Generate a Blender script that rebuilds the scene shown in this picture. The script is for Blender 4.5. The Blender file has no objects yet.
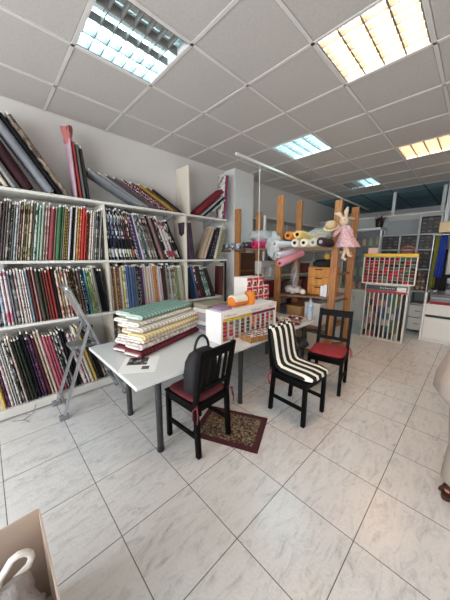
import bpy, bmesh, math, random
from mathutils import Vector, Matrix, Euler
R = random.Random(7)
sc = bpy.context.scene
COL = sc.collection
PI = math.pi
rad = math.radians
CEIL = 3.07
WX = -3.36           # plane of the left wall

# ------------------------------------------------------------------ materials
def lin(h):
    if isinstance(h, str):
        h = h.lstrip('#'); c = [int(h[i:i+2], 16)/255 for i in (0, 2, 4)]
    else: c = list(h)
    return tuple((x/12.92 if x <= .04045 else ((x+.055)/1.055)**2.4) for x in c) + (1.,)
class NT:
    def __init__(s, name):
        s.m = bpy.data.materials.new(name); s.m.use_nodes = True
        s.t = s.m.node_tree; s.b = s.t.nodes['Principled BSDF']
    def n(s, typ, **kw):
        x = s.t.nodes.new(typ)
        for k, v in kw.items(): setattr(x, k, v)
        return x
    def l(s, a, b): s.t.links.new(a, b)
    def coord(s, scale=1., kind='Object', rot=None):
        tc = s.n('ShaderNodeTexCoord'); mp = s.n('ShaderNodeMapping')
        mp.inputs['Scale'].default_value = scale if hasattr(scale, '__len__') else (scale,)*3
        if rot: mp.inputs['Rotation'].default_value = rot
        s.l(tc.outputs[kind], mp.inputs['Vector']); return mp.outputs['Vector']
    def ramp(s, fac, stops, mode='CONSTANT'):
        r = s.n('ShaderNodeValToRGB'); cr = r.color_ramp; cr.interpolation = mode
        while len(cr.elements) < len(stops): cr.elements.new(.5)
        for e, (p, c) in zip(cr.elements, stops): e.position = p; e.color = lin(c) if isinstance(c, str) else c
        s.l(fac, r.inputs['Fac']); return r.outputs['Color']
MC = {}
def plain(col, rough=.6, metal=0., bump=0., bscale=60., spec=.5, name=None, var=0.):
    k = ('p', str(col), rough, metal, bump, bscale, spec, var)
    if k in MC: return MC[k]
    t = NT(name or 'paint'); b = t.b
    b.inputs['Base Color'].default_value = lin(col); b.inputs['Roughness'].default_value = rough
    b.inputs['Metallic'].default_value = metal; b.inputs['Specular IOR Level'].default_value = spec
    if bump or var:
        nz = t.n('ShaderNodeTexNoise'); nz.inputs['Scale'].default_value = bscale
        t.l(t.coord(), nz.inputs['Vector'])
        if bump:
            bp = t.n('ShaderNodeBump'); bp.inputs['Strength'].default_value = bump; bp.inputs['Distance'].default_value = .01
            t.l(nz.outputs['Fac'], bp.inputs['Height']); t.l(bp.outputs['Normal'], b.inputs['Normal'])
        if var:
            c = lin(col); a = tuple(x*(1-var) for x in c[:3])+(1,); d = tuple(min(1, x*(1+var)) for x in c[:3])+(1,)
            t.l(t.ramp(nz.outputs['Fac'], [(.3, a), (.7, d)], 'LINEAR'), b.inputs['Base Color'])
    MC[k] = t.m; return t.m
def emit(col, s):
    t = NT('lamp_glow'); t.b.inputs['Base Color'].default_value = (.8, .8, .8, 1)
    t.b.inputs['Emission Color'].default_value = lin(col); t.b.inputs['Emission Strength'].default_value = s
    return t.m
def fabric(kind, cols):
    """printed cloth: plain, dots, floral, stripe (slanted), band (lengthwise), check"""
    k = (kind,)+tuple(cols)
    if k in MC: return MC[k]
    t = NT('cloth_'+kind); b = t.b; b.inputs['Roughness'].default_value = .85; b.inputs['Specular IOR Level'].default_value = .2
    c = list(cols)
    if kind == 'plain':
        nz = t.n('ShaderNodeTexNoise'); nz.inputs['Scale'].default_value = 14; nz.inputs['Detail'].default_value = 3
        t.l(t.coord((1, 1, .3)), nz.inputs['Vector'])
        L = lin(c[0]); t.l(t.ramp(nz.outputs['Fac'], [(.3, tuple(x*.8 for x in L[:3])+(1,)), (.7, tuple(min(1, x*1.15) for x in L[:3])+(1,))], 'LINEAR'), b.inputs['Base Color'])
    elif kind == 'dots':
        v = t.n('ShaderNodeTexVoronoi'); v.inputs['Scale'].default_value = 50; v.inputs['Randomness'].default_value = .55
        t.l(t.coord(), v.inputs['Vector'])
        t.l(t.ramp(v.outputs['Distance'], [(0, c[1]), (.36, c[0])]), b.inputs['Base Color'])
    elif kind == 'floral':
        v = t.n('ShaderNodeTexVoronoi'); v.inputs['Scale'].default_value = 34
        t.l(t.coord((1, 1, .8)), v.inputs['Vector'])
        sp = t.n('ShaderNodeSeparateColor'); t.l(v.outputs['Color'], sp.inputs['Color'])
        n = len(c); st = [(0, c[0])]
        for i in range(1, n): st.append((.42+(i-1)*.58/(n-1), c[i]))
        t.l(t.ramp(sp.outputs['Red'], st), b.inputs['Base Color'])
    elif kind in ('stripe', 'band', 'dash'):
        w = t.n('ShaderNodeTexWave'); w.inputs['Scale'].default_value = {'stripe': 14, 'band': 20, 'dash': 6.5}[kind]
        w.bands_direction = 'DIAGONAL' if kind == 'stripe' else 'Y'
        t.l(t.coord(), w.inputs['Vector'])
        t.l(t.ramp(w.outputs['Fac'], [(0, c[0]), (.7 if kind == 'dash' else .5, c[1])]), b.inputs['Base Color'])
    elif kind == 'check':
        ck = t.n('ShaderNodeTexChecker'); ck.inputs['Scale'].default_value = 62
        ck.inputs['Color1'].default_value = lin(c[0]); ck.inputs['Color2'].default_value = lin(c[1])
        t.l(t.coord(), ck.inputs['Vector']); t.l(ck.outputs['Color'], b.inputs['Base Color'])
    MC[k] = t.m; return t.m
def wood(c1, c2, scale=1., rough=.55):
    k = ('w', c1, c2, scale)
    if k in MC: return MC[k]
    t = NT('wood'); nz = t.n('ShaderNodeTexNoise'); nz.inputs['Scale'].default_value = 6; nz.inputs['Detail'].default_value = 5
    t.l(t.coord((9*scale, 9*scale, 1.2*scale)), nz.inputs['Vector'])
    t.l(t.ramp(nz.outputs['Fac'], [(.32, c1), (.68, c2)], 'LINEAR'), t.b.inputs['Base Color'])
    t.b.inputs['Roughness'].default_value = rough; MC[k] = t.m; return t.m
def clear_plastic(alpha=.35, col='#e9eef0'):
    k = ('cp', alpha, col)
    if k in MC: return MC[k]
    t = NT('clear_plastic'); b = t.b
    b.inputs['Base Color'].default_value = lin(col); b.inputs['Roughness'].default_value = .12
    b.inputs['Alpha'].default_value = alpha; b.inputs['Specular IOR Level'].default_value = .9
    nz = t.n('ShaderNodeTexNoise'); nz.inputs['Scale'].default_value = 22; nz.inputs['Detail'].default_value = 4
    t.l(t.coord(), nz.inputs['Vector'])
    bp = t.n('ShaderNodeBump'); bp.inputs['Strength'].default_value = .9; bp.inputs['Distance'].default_value = .02
    t.l(nz.outputs['Fac'], bp.inputs['Height']); t.l(bp.outputs['Normal'], b.inputs['Normal'])
    MC[k] = t.m; return t.m
def floor_mat():
    T = .47026; x0, y0 = -.30, 1.80
    t = NT('marble_tile'); b = t.b
    tc = t.n('ShaderNodeTexCoord'); mp = t.n('ShaderNodeMapping'); mp.vector_type = 'POINT'
    mp.inputs['Location'].default_value = (-x0/T, -y0/T, 0); mp.inputs['Scale'].default_value = (1/T, 1/T, 1)
    t.l(tc.outputs['Object'], mp.inputs['Vector'])
    fl = t.n('ShaderNodeVectorMath', operation='FLOOR'); t.l(mp.outputs['Vector'], fl.inputs[0])
    wn = t.n('ShaderNodeTexWhiteNoise'); wn.noise_dimensions = '3D'; t.l(fl.outputs['Vector'], wn.inputs['Vector'])
    sc_ = t.n('ShaderNodeVectorMath', operation='SCALE'); sc_.inputs['Scale'].default_value = 7.; t.l(wn.outputs['Color'], sc_.inputs[0])
    ad = t.n('ShaderNodeVectorMath', operation='ADD'); t.l(tc.outputs['Object'], ad.inputs[0]); t.l(sc_.outputs['Vector'], ad.inputs[1])
    m2 = t.n('ShaderNodeMapping'); m2.inputs['Rotation'].default_value = (0, 0, .5); m2.inputs['Scale'].default_value = (5.2, 1.7, 1)
    t.l(ad.outputs['Vector'], m2.inputs['Vector'])
    nz = t.n('ShaderNodeTexNoise'); nz.inputs['Scale'].default_value = 3.4; nz.inputs['Detail'].default_value = 11; nz.inputs['Roughness'].default_value = .74; nz.inputs['Distortion'].default_value = 1.1
    t.l(m2.outputs['Vector'], nz.inputs['Vector'])
    base = t.ramp(nz.outputs['Fac'], [(.30, '#a3a4a5'), (.40, '#c6c6c5'), (.50, '#d6d5d3'), (.72, '#dedcd9')], 'LINEAR')
    fr = t.n('ShaderNodeVectorMath', operation='FRACTION'); t.l(mp.outputs['Vector'], fr.inputs[0])
    sx = t.n('ShaderNodeSeparateXYZ'); t.l(fr.outputs['Vector'], sx.inputs[0])
    def edge(o):
        a = t.n('ShaderNodeMath', operation='SUBTRACT'); t.l(o, a.inputs[0]); a.inputs[1].default_value = .5
        c = t.n('ShaderNodeMath', operation='ABSOLUTE'); t.l(a.outputs[0], c.inputs[0]); return c.outputs[0]
    mx = t.n('ShaderNodeMath', operation='MAXIMUM'); t.l(edge(sx.outputs['X']), mx.inputs[0]); t.l(edge(sx.outputs['Y']), mx.inputs[1])
    gt = t.n('ShaderNodeMath', operation='GREATER_THAN'); t.l(mx.outputs[0], gt.inputs[0]); gt.inputs[1].default_value = .4945
    mix = t.n('ShaderNodeMix', data_type='RGBA'); t.l(gt.outputs[0], mix.inputs['Factor']); t.l(base, mix.inputs['A']); mix.inputs['B'].default_value = lin('#6d6a66')
    t.l(mix.outputs['Result'], b.inputs['Base Color'])
    b.inputs['Roughness'].default_value = .17
    n2 = t.n('ShaderNodeTexNoise'); n2.inputs['Scale'].default_value = 60; n2.inputs['Detail'].default_value = 2; t.l(tc.outputs['Object'], n2.inputs['Vector'])
    sb = t.n('ShaderNodeMath', operation='SUBTRACT'); t.l(n2.outputs['Fac'], sb.inputs[0]); t.l(gt.outputs[0], sb.inputs[1])
    bp = t.n('ShaderNodeBump'); bp.inputs['Strength'].default_value = .22; bp.inputs['Distance'].default_value = .008
    t.l(sb.outputs[0], bp.inputs['Height']); t.l(bp.outputs['Normal'], b.inputs['Normal'])
    return t.m

# ------------------------------------------------------------------ mesh builder
class MB:
    def __init__(s): s.bm = bmesh.new(); s.mi = 0
    def _f(s, vs):
        try:
            f = s.bm.faces.new(vs); f.material_index = s.mi; return f
        except ValueError: return None
    def hexa(s, pts, bevel=0., seg=2):
        v = [s.bm.verts.new(p) for p in pts]
        fs = [s._f([v[i] for i in q]) for q in ((0, 3, 2, 1), (4, 5, 6, 7), (0, 1, 5, 4), (1, 2, 6, 5), (2, 3, 7, 6), (3, 0, 4, 7))]
        if bevel:
            es = list({e for f in fs if f for e in f.edges})
            r = bmesh.ops.bevel(s.bm, geom=es, offset=bevel, segments=seg, affect='EDGES', profile=.5)
            for f in r['faces']: f.material_index = s.mi
        return s
    def box(s, x0, y0, z0, x1, y1, z1, bevel=0., seg=2):
        return s.hexa([(x0, y0, z0), (x1, y0, z0), (x1, y1, z0), (x0, y1, z0), (x0, y0, z1), (x1, y0, z1), (x1, y1, z1), (x0, y1, z1)], bevel, seg)
    def obox(s, c, size, M=None, bevel=0., seg=2):
        hx, hy, hz = (q/2 for q in size); M = M or Matrix()
        P = [(-hx, -hy, -hz), (hx, -hy, -hz), (hx, hy, -hz), (-hx, hy, -hz), (-hx, -hy, hz), (hx, -hy, hz), (hx, hy, hz), (-hx, hy, hz)]
        return s.hexa([Vector(c)+M @ Vector(p) for p in P], bevel, seg)
    def bar(s, p0, p1, w, h, up=(0, 0, 1), bevel=0.):
        p0, p1 = Vector(p0), Vector(p1); d = p1-p0; L = d.length; d.normalize(); up = Vector(up)
        x = d.cross(up)
        if x.length < 1e-4: x = d.cross(Vector((1, 0, 0)))
        x.normalize(); y = x.cross(d)
        M = Matrix((x, y, d)).transposed()
        return s.obox((p0+p1)/2, (w, h, L), M, bevel)
    def rings(s, rs, close=True, cap=True):
        vs = [[s.bm.verts.new(p) for p in r] for r in rs]
        n = len(rs[0])
        for a, b in zip(vs, vs[1:]):
            for i in range(n if close else n-1):
                s._f([a[i], a[(i+1) % n], b[(i+1) % n], b[i]])
        if cap:
            s._f(vs[0][::-1]); s._f(vs[-1])
        return s
    def tube(s, pts, r, seg=10, cap=True):
        pts = [Vector(p) for p in pts]; rr = r if hasattr(r, '__len__') else [r]*len(pts)
        rs = []; prev = None
        for i, p in enumerate(pts):
            d = (pts[min(i+1, len(pts)-1)]-pts[max(i-1, 0)]).normalized()
            if prev is None:
                x = d.cross(Vector((0, 0, 1)))
                if x.length < 1e-3: x = d.cross(Vector((1, 0, 0)))
            else: x = prev-d*prev.dot(d)
            x.normalize(); prev = x; y = d.cross(x)
            rs.append([p+(x*math.cos(a)+y*math.sin(a))*rr[i] for a in (2*PI*k/seg for k in range(seg))])
        return s.rings(rs, True, cap)
    def cyl(s, p0, p1, r0, r1=None, seg=14): return s.tube([p0, p1], [r0, r0 if r1 is None else r1], seg)
    def lathe(s, c, prof, seg=18, cap=True, axis=None):
        M = axis or Matrix(); c = Vector(c)
        return s.rings([[c+M @ Vector((r*math.cos(2*PI*k/seg), r*math.sin(2*PI*k/seg), z)) for k in range(seg)] for r, z in prof], True, cap)
    def ball(s, c, r, u=14, v=9, M=None):
        r = r if hasattr(r, '__len__') else (r,)*3; M = M or Matrix(); c = Vector(c)
        rs = []
        for j in range(v+1):
            th = PI*(.02+.96*j/v)
            rs.append([c+M @ Vector((r[0]*math.sin(th)*math.cos(2*PI*k/u), r[1]*math.sin(th)*math.sin(2*PI*k/u), -r[2]*math.cos(th))) for k in range(u)])
        return s.rings(rs)
    def quad(s, a, b, c, d): s._f([s.bm.verts.new(p) for p in (a, b, c, d)]); return s
    def jitter(s, a, sd=1):
        q = random.Random(sd)
        for v in s.bm.verts: v.co += Vector((q.uniform(-a, a), q.uniform(-a, a), q.uniform(-a, a)))
        return s
WM = {}
def setp(o, label=None, cat=None, group=None, kind=None):
    if label: o['label'] = label
    if cat: o['category'] = cat
    if group: o['group'] = group
    if kind: o['kind'] = kind
    return o
def build(name, mb, mats, parent=None, smooth=False, local=False, base=True, label=None, cat=None, group=None, kind=None, sub=0):
    """link the builder's mesh as one object; world coordinates unless local"""
    if not isinstance(mats, (list, tuple)): mats = [mats]
    bm = mb.bm; bmesh.ops.recalc_face_normals(bm, faces=bm.faces[:])
    me = bpy.data.meshes.new(name)
    if parent is not None:
        if not local: bm.transform(WM[parent.name].inverted())
        W = WM[parent.name]
    elif base and not local:
        vs = [v.co for v in bm.verts]
        lo = [min(v[i] for v in vs) for i in range(3)]; hi = [max(v[i] for v in vs) for i in range(3)]
        W = Matrix.Translation(((lo[0]+hi[0])/2, (lo[1]+hi[1])/2, lo[2])); bm.transform(W.inverted())
    else: W = Matrix()
    bm.to_mesh(me); bm.free()
    for m in mats: me.materials.append(m)
    if smooth:
        for p in me.polygons: p.use_smooth = True
    o = bpy.data.objects.new(name, me); COL.objects.link(o)
    if parent is not None: o.parent = parent
    else: o.matrix_world = W
    WM[o.name] = W.copy()
    if smooth == 'auto':
        me.set_sharp_from_angle(angle=rad(40)) if hasattr(me, 'set_sharp_from_angle') else None
    if sub:
        md = o.modifiers.new('s', 'SUBSURF'); md.levels = sub; md.render_levels = sub
    return setp(o, label, cat, group, kind)
def thing(name, label, cat, loc, rot=0., group=None, M=None):
    o = bpy.data.objects.new(name, None); COL.objects.link(o); o.empty_display_size = .1
    W = M if M is not None else Matrix.Translation(loc) @ Matrix.Rotation(rot, 4, 'Z')
    o.matrix_world = W; WM[o.name] = W.copy()
    return setp(o, label, cat, group)
def dup(o, W, label, group=None):
    """copy of a thing with its parts and their sub-parts"""
    r = o.copy(); COL.objects.link(r); r.matrix_world = W; WM[r.name] = W.copy()
    setp(r, label, None, group)
    for ch in [c for c in KIDS.get(o.name, [])]:
        c = ch.copy(); COL.objects.link(c); c.parent = r
    return r
KIDS = {}
ORD = ['zeroth', 'first', 'second', 'third', 'fourth', 'fifth', 'sixth', 'seventh', 'eighth', 'ninth', 'tenth', 'eleventh', 'twelfth', 'thirteenth', 'fourteenth', 'fifteenth', 'sixteenth', 'seventeenth', 'eighteenth', 'nineteenth', 'twentieth']
def ordn(i):
    if i <= 20: return ORD[i]
    t = {2: 'twenty', 3: 'thirty', 4: 'forty'}[i//10]
    return {2: 'twentieth', 3: 'thirtieth', 4: 'fortieth'}[i//10] if i % 10 == 0 else t+'-'+ORD[i % 10]

white = plain('#e4e2dd', .5); white2 = plain('#dedbd4', .6); black = plain('#141312', .45); card = plain('#e9e6df', .8)
steel = plain('#b9bcbe', .3, .9); grey = plain('#8f9194', .5); wallm = plain('#d6d3cf', .9, bump=.05, bscale=120)
shelfw = plain('#d9d7d0', .45); cream = plain('#d2c9bb', .6)

# ------------------------------------------------------------------ the room
X1, Y0, Y1 = 3.6, -3.2, 9.6
PY = 7.0            # partition at the back of the shop
build('floor', MB().box(WX-.2, Y0-.2, -.1, X1+.2, Y1+.2, 0), floor_mat(), base=False, kind='structure')
build('wall_left', MB().box(WX-.15, Y0-.15, 0, WX, Y1+.15, CEIL+.3), wallm, base=False, kind='structure')
build('wall_back', MB().box(WX, Y1, 0, X1, Y1+.15, CEIL+.3), wallm, base=False, kind='structure')
build('wall_right', MB().box(X1, Y0-.15, 0, X1+.15, Y1+.15, CEIL+.3), wallm, base=False, kind='structure')
# unseen shop front behind the viewer; its glazed opening is added to admit fill light
wf = MB(); wf.box(WX, Y0-.15, 0, X1, Y0, .35).box(WX, Y0-.15, 2.55, X1, Y0, CEIL+.3).box(WX, Y0-.15, .35, -2.6, Y0, 2.55).box(3.0, Y0-.15, .35, X1, Y0, 2.55)
build('wall_front', wf, wallm, base=False, kind='structure')
fr = MB()
for x in (-2.6, -.73, 1.13, 2.96): fr.box(x, Y0-.1, .35, x+.04, Y0-.06, 2.55)
fr.box(-2.6, Y0-.1, .35, 3.0, Y0-.06, .39).box(-2.6, Y0-.1, 2.51, 3.0, Y0-.06, 2.55)
build('window_1', fr, grey, base=False, kind='structure')
gl = MB().box(-2.6, Y0-.085, .39, 3.0, Y0-.078, 2.51)
tg = NT('window_glass'); tg.b.inputs['Base Color'].default_value = (1, 1, 1, 1); tg.b.inputs['Roughness'].default_value = 0; tg.b.inputs['Alpha'].default_value = .08
build('window_2', gl, tg.m, base=False, kind='structure')
build('trim_1', MB().box(WX, 3.25, 0, -3.11, 3.76, CEIL, .006), plain('#d9dad8', .85), base=False, kind='structure')
build('wall_partition', MB().box(WX, PY, 0, X1, PY+.08, 2.53), plain('#b9bab8', .7), base=False, kind='structure')
pt_ = MB().box(WX, PY-.01, 2.53, X1, PY+.09, 2.57)
build('trim_2', pt_, plain('#d0d0cc', .5), base=False, kind='structure')
for i, x in enumerate((-1.58, -.70)):
    build('trim_%d' % (3+i), MB().box(x-.03, PY, 2.57, x+.03, PY+.06, CEIL), plain('#c9cbca', .4), base=False, kind='structure')

# suspended ceiling: 0.6 m tiles on T bars, open where the light fittings sit
GX0, GY0, G = -1.02, 1.24, .6
lightcells = {(-2, -1): 'cool half', (0, 1): 'warm', (-2, 3): 'cool', (0, 5): 'warm', (-2, 7): 'cool'}
tile = NT('ceiling_tile'); tile.b.inputs['Roughness'].default_value = .95
nz = tile.n('ShaderNodeTexNoise'); nz.inputs['Scale'].default_value = 90; nz.inputs['Detail'].default_value = 4
tile.l(tile.coord(), nz.inputs['Vector'])
tile.l(tile.ramp(nz.outputs['Fac'], [(.35, '#bdb8b4'), (.6, '#c5c0bb')], 'LINEAR'), tile.b.inputs['Base Color'])
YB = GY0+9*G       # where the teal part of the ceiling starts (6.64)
ca, cb, tb = MB(), MB(), MB()
xs = [WX]+[GX0+G*k for k in range(-3, 8) if WX < GX0+G*k < X1]+[X1]
ys = [Y0]+[GY0+G*k for k in range(-7, 14) if Y0 < GY0+G*k < Y1]+[Y1]
for i in range(len(xs)-1):
    for j in range(len(ys)-1):
        ci = round((xs[i]-GX0)/G) if i else -99; cj = round((ys[j]-GY0)/G) if j else -99
        if (ci, cj) in lightcells: continue
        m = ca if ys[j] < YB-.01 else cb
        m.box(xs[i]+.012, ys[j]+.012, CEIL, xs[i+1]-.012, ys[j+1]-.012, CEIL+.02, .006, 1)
tr2 = MB()
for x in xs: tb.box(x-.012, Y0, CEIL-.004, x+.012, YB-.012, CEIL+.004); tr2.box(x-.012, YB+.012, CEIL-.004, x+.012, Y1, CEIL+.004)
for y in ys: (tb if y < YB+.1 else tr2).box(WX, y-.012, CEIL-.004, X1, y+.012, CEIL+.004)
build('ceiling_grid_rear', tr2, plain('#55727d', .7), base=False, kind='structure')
build('ceiling', ca, tile.m, base=False, kind='structure')
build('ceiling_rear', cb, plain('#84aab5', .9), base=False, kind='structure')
build('ceiling_grid', tb, plain('#dcd8d3', .5), base=False, kind='structure')
build('ceiling_slab', MB().box(WX, Y0, CEIL+.28, X1, Y1, CEIL+.3), white2, base=False, kind='structure')

LC = plain('#e6e9ea', .3); LW = plain('#efd9c0', .35)
LLAB = {(-2, -1): 'square louvre ceiling light above the left shelving, only its wall-side half lit cool white',
        (0, 1): 'warm orange-white louvre ceiling light, the largest and nearest on the right',
        (-2, 3): 'cool white louvre ceiling light in the middle, above the fabric rolls',
        (0, 5): 'second warm louvre ceiling light, cut off by the right edge',
        (-2, 7): 'small far cool white ceiling light near the teal ceiling'}
for (ci, cj), kd in lightcells.items():
    x0, y0 = GX0+ci*G+.012, GY0+cj*G+.012; x1, y1 = x0+G-.024, y0+G-.024
    warm = kd == 'warm'
    t = thing('ceiling_light', LLAB[(ci, cj)], 'ceiling light', ((x0+x1)/2, (y0+y1)/2, CEIL), 0, 'louvre ceiling lights')
    build('housing', MB().box(x0, y0, CEIL+.11, x1, y1, CEIL+.12).box(x0, y0, CEIL, x0+.006, y1, CEIL+.11).box(x1-.006, y0, CEIL, x1, y1, CEIL+.11).box(x0, y0, CEIL, x1, y0+.006, CEIL+.11).box(x0, y1-.006, CEIL, x1, y1, CEIL+.11), LC, t)
    lv = MB()
    nX = 4
    for k in range(nX+1):
        x = x0+.01+(x1-x0-.02)*k/nX; lv.box(x-.006, y0+.006, CEIL+.002, x+.006, y1-.006, CEIL+.05)
    for k in range(1, 7):
        y = y0+(y1-y0)*k/7; lv.box(x0+.01, y-.004, CEIL+.004, x1-.01, y+.004, CEIL+.047)
    build('louvre', lv, plain('#80807e', .35), t)
    em = emit('#ffc896' if warm else '#b4e6f4', 14 if warm else 11)
    off = plain('#dedbd4', .4)
    for k in range(nX):
        lit = True
        if kd == 'cool half': lit = k < 2
        if (ci, cj) == (-2, 7): lit = k >= 2
        xa = x0+.012+(x1-x0-.024)*k/nX; xb = xa+(x1-x0-.024)/nX
        p = MB().box(xa+.008, y0+.02, CEIL+.07, xb-.008, y1-.02, CEIL+.085, .006, 1)
        build('lamp_tube', p, em if lit else off, t)

# curtain rail hung from the ceiling and its cords
t = thing('hanging_rail', 'thin white rail hung under the ceiling from the column towards the back', 'rail', (-2.38, 5.2, 2.9))
build('rail', MB().box(-2.40, 2.5, 2.885, -2.365, 7.9, 2.915, .006), plain('#ece9e2', .4), t)
for y in (2.9, 4.6, 6.3): build('hanger', MB().cyl((-2.383, y, 2.91), (-2.383, y, CEIL), .004, seg=6), steel, t)
build('power_cord', MB().tube([(-2.38, 3.0, 2.9), (-2.385, 3.02, 2.3), (-2.40, 3.06, 1.6), (-2.36, 3.0, 1.05), (-2.30, 2.95, .8), (-2.2, 2.93, .678)], .006, 6), plain('#d8d5cd', .5), None, True,
      label='white power cord dropping from the ceiling rail onto the table', cat='cord')

# ------------------------------------------------------------------ wall shelving
SF = -3.03
t = thing('wall_shelving', 'long white wall shelving packed with fabric bolts', 'shelves', (-3.2, 1.3, 0))
LV = {'top': 2.195, 'upper': 1.545, 'middle': .93}
YA, YZ = -.9, 3.0
for k, z in LV.items():
    build('shelf', MB().box(WX+.002, YA, z-.028, SF, YZ if k != 'middle' else 2.86, z, .003, 1), shelfw, t)
build('shelf', MB().box(WX+.002, YA, .02, SF, YZ, .11, .003, 1), plain('#c9c6bf', .5), t)
for y in (1.05, 2.17):
    build('divider', MB().box(WX+.01, y-.011, 1.546, SF-.012, y+.011, 2.166), cream, t)
    build('divider', MB().box(WX+.01, y-.011, .931, SF-.012, y+.011, 1.516), cream, t)
    build('divider', MB().box(WX+.01, y-.011, .111, SF-.012, y+.011, .901), cream, t)
build('divider', MB().box(WX+.01, 2.228, 2.196, SF-.01, 2.25, 2.86), cream, t)
build('upright', MB().box(SF-.03, 2.965, .11, SF-.004, 2.99, 1.517).box(SF-.03, 2.86, 1.49, SF-.004, 2.965, 1.516), plain('#1e1d1d', .4), t)
for y in (.15, 1.3, 2.0, 2.75):
    for z in (2.165, 1.515):
        build('bracket', MB().hexa([(WX+.01, y-.01, z-.1), (WX+.02, y-.01, z-.1), (WX+.02, y+.01, z-.1), (WX+.01, y+.01, z-.1), (WX+.01, y-.01, z), (SF-.05, y-.01, z), (SF-.05, y+.01, z), (WX+.01, y+.01, z)]), grey, t)

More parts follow.
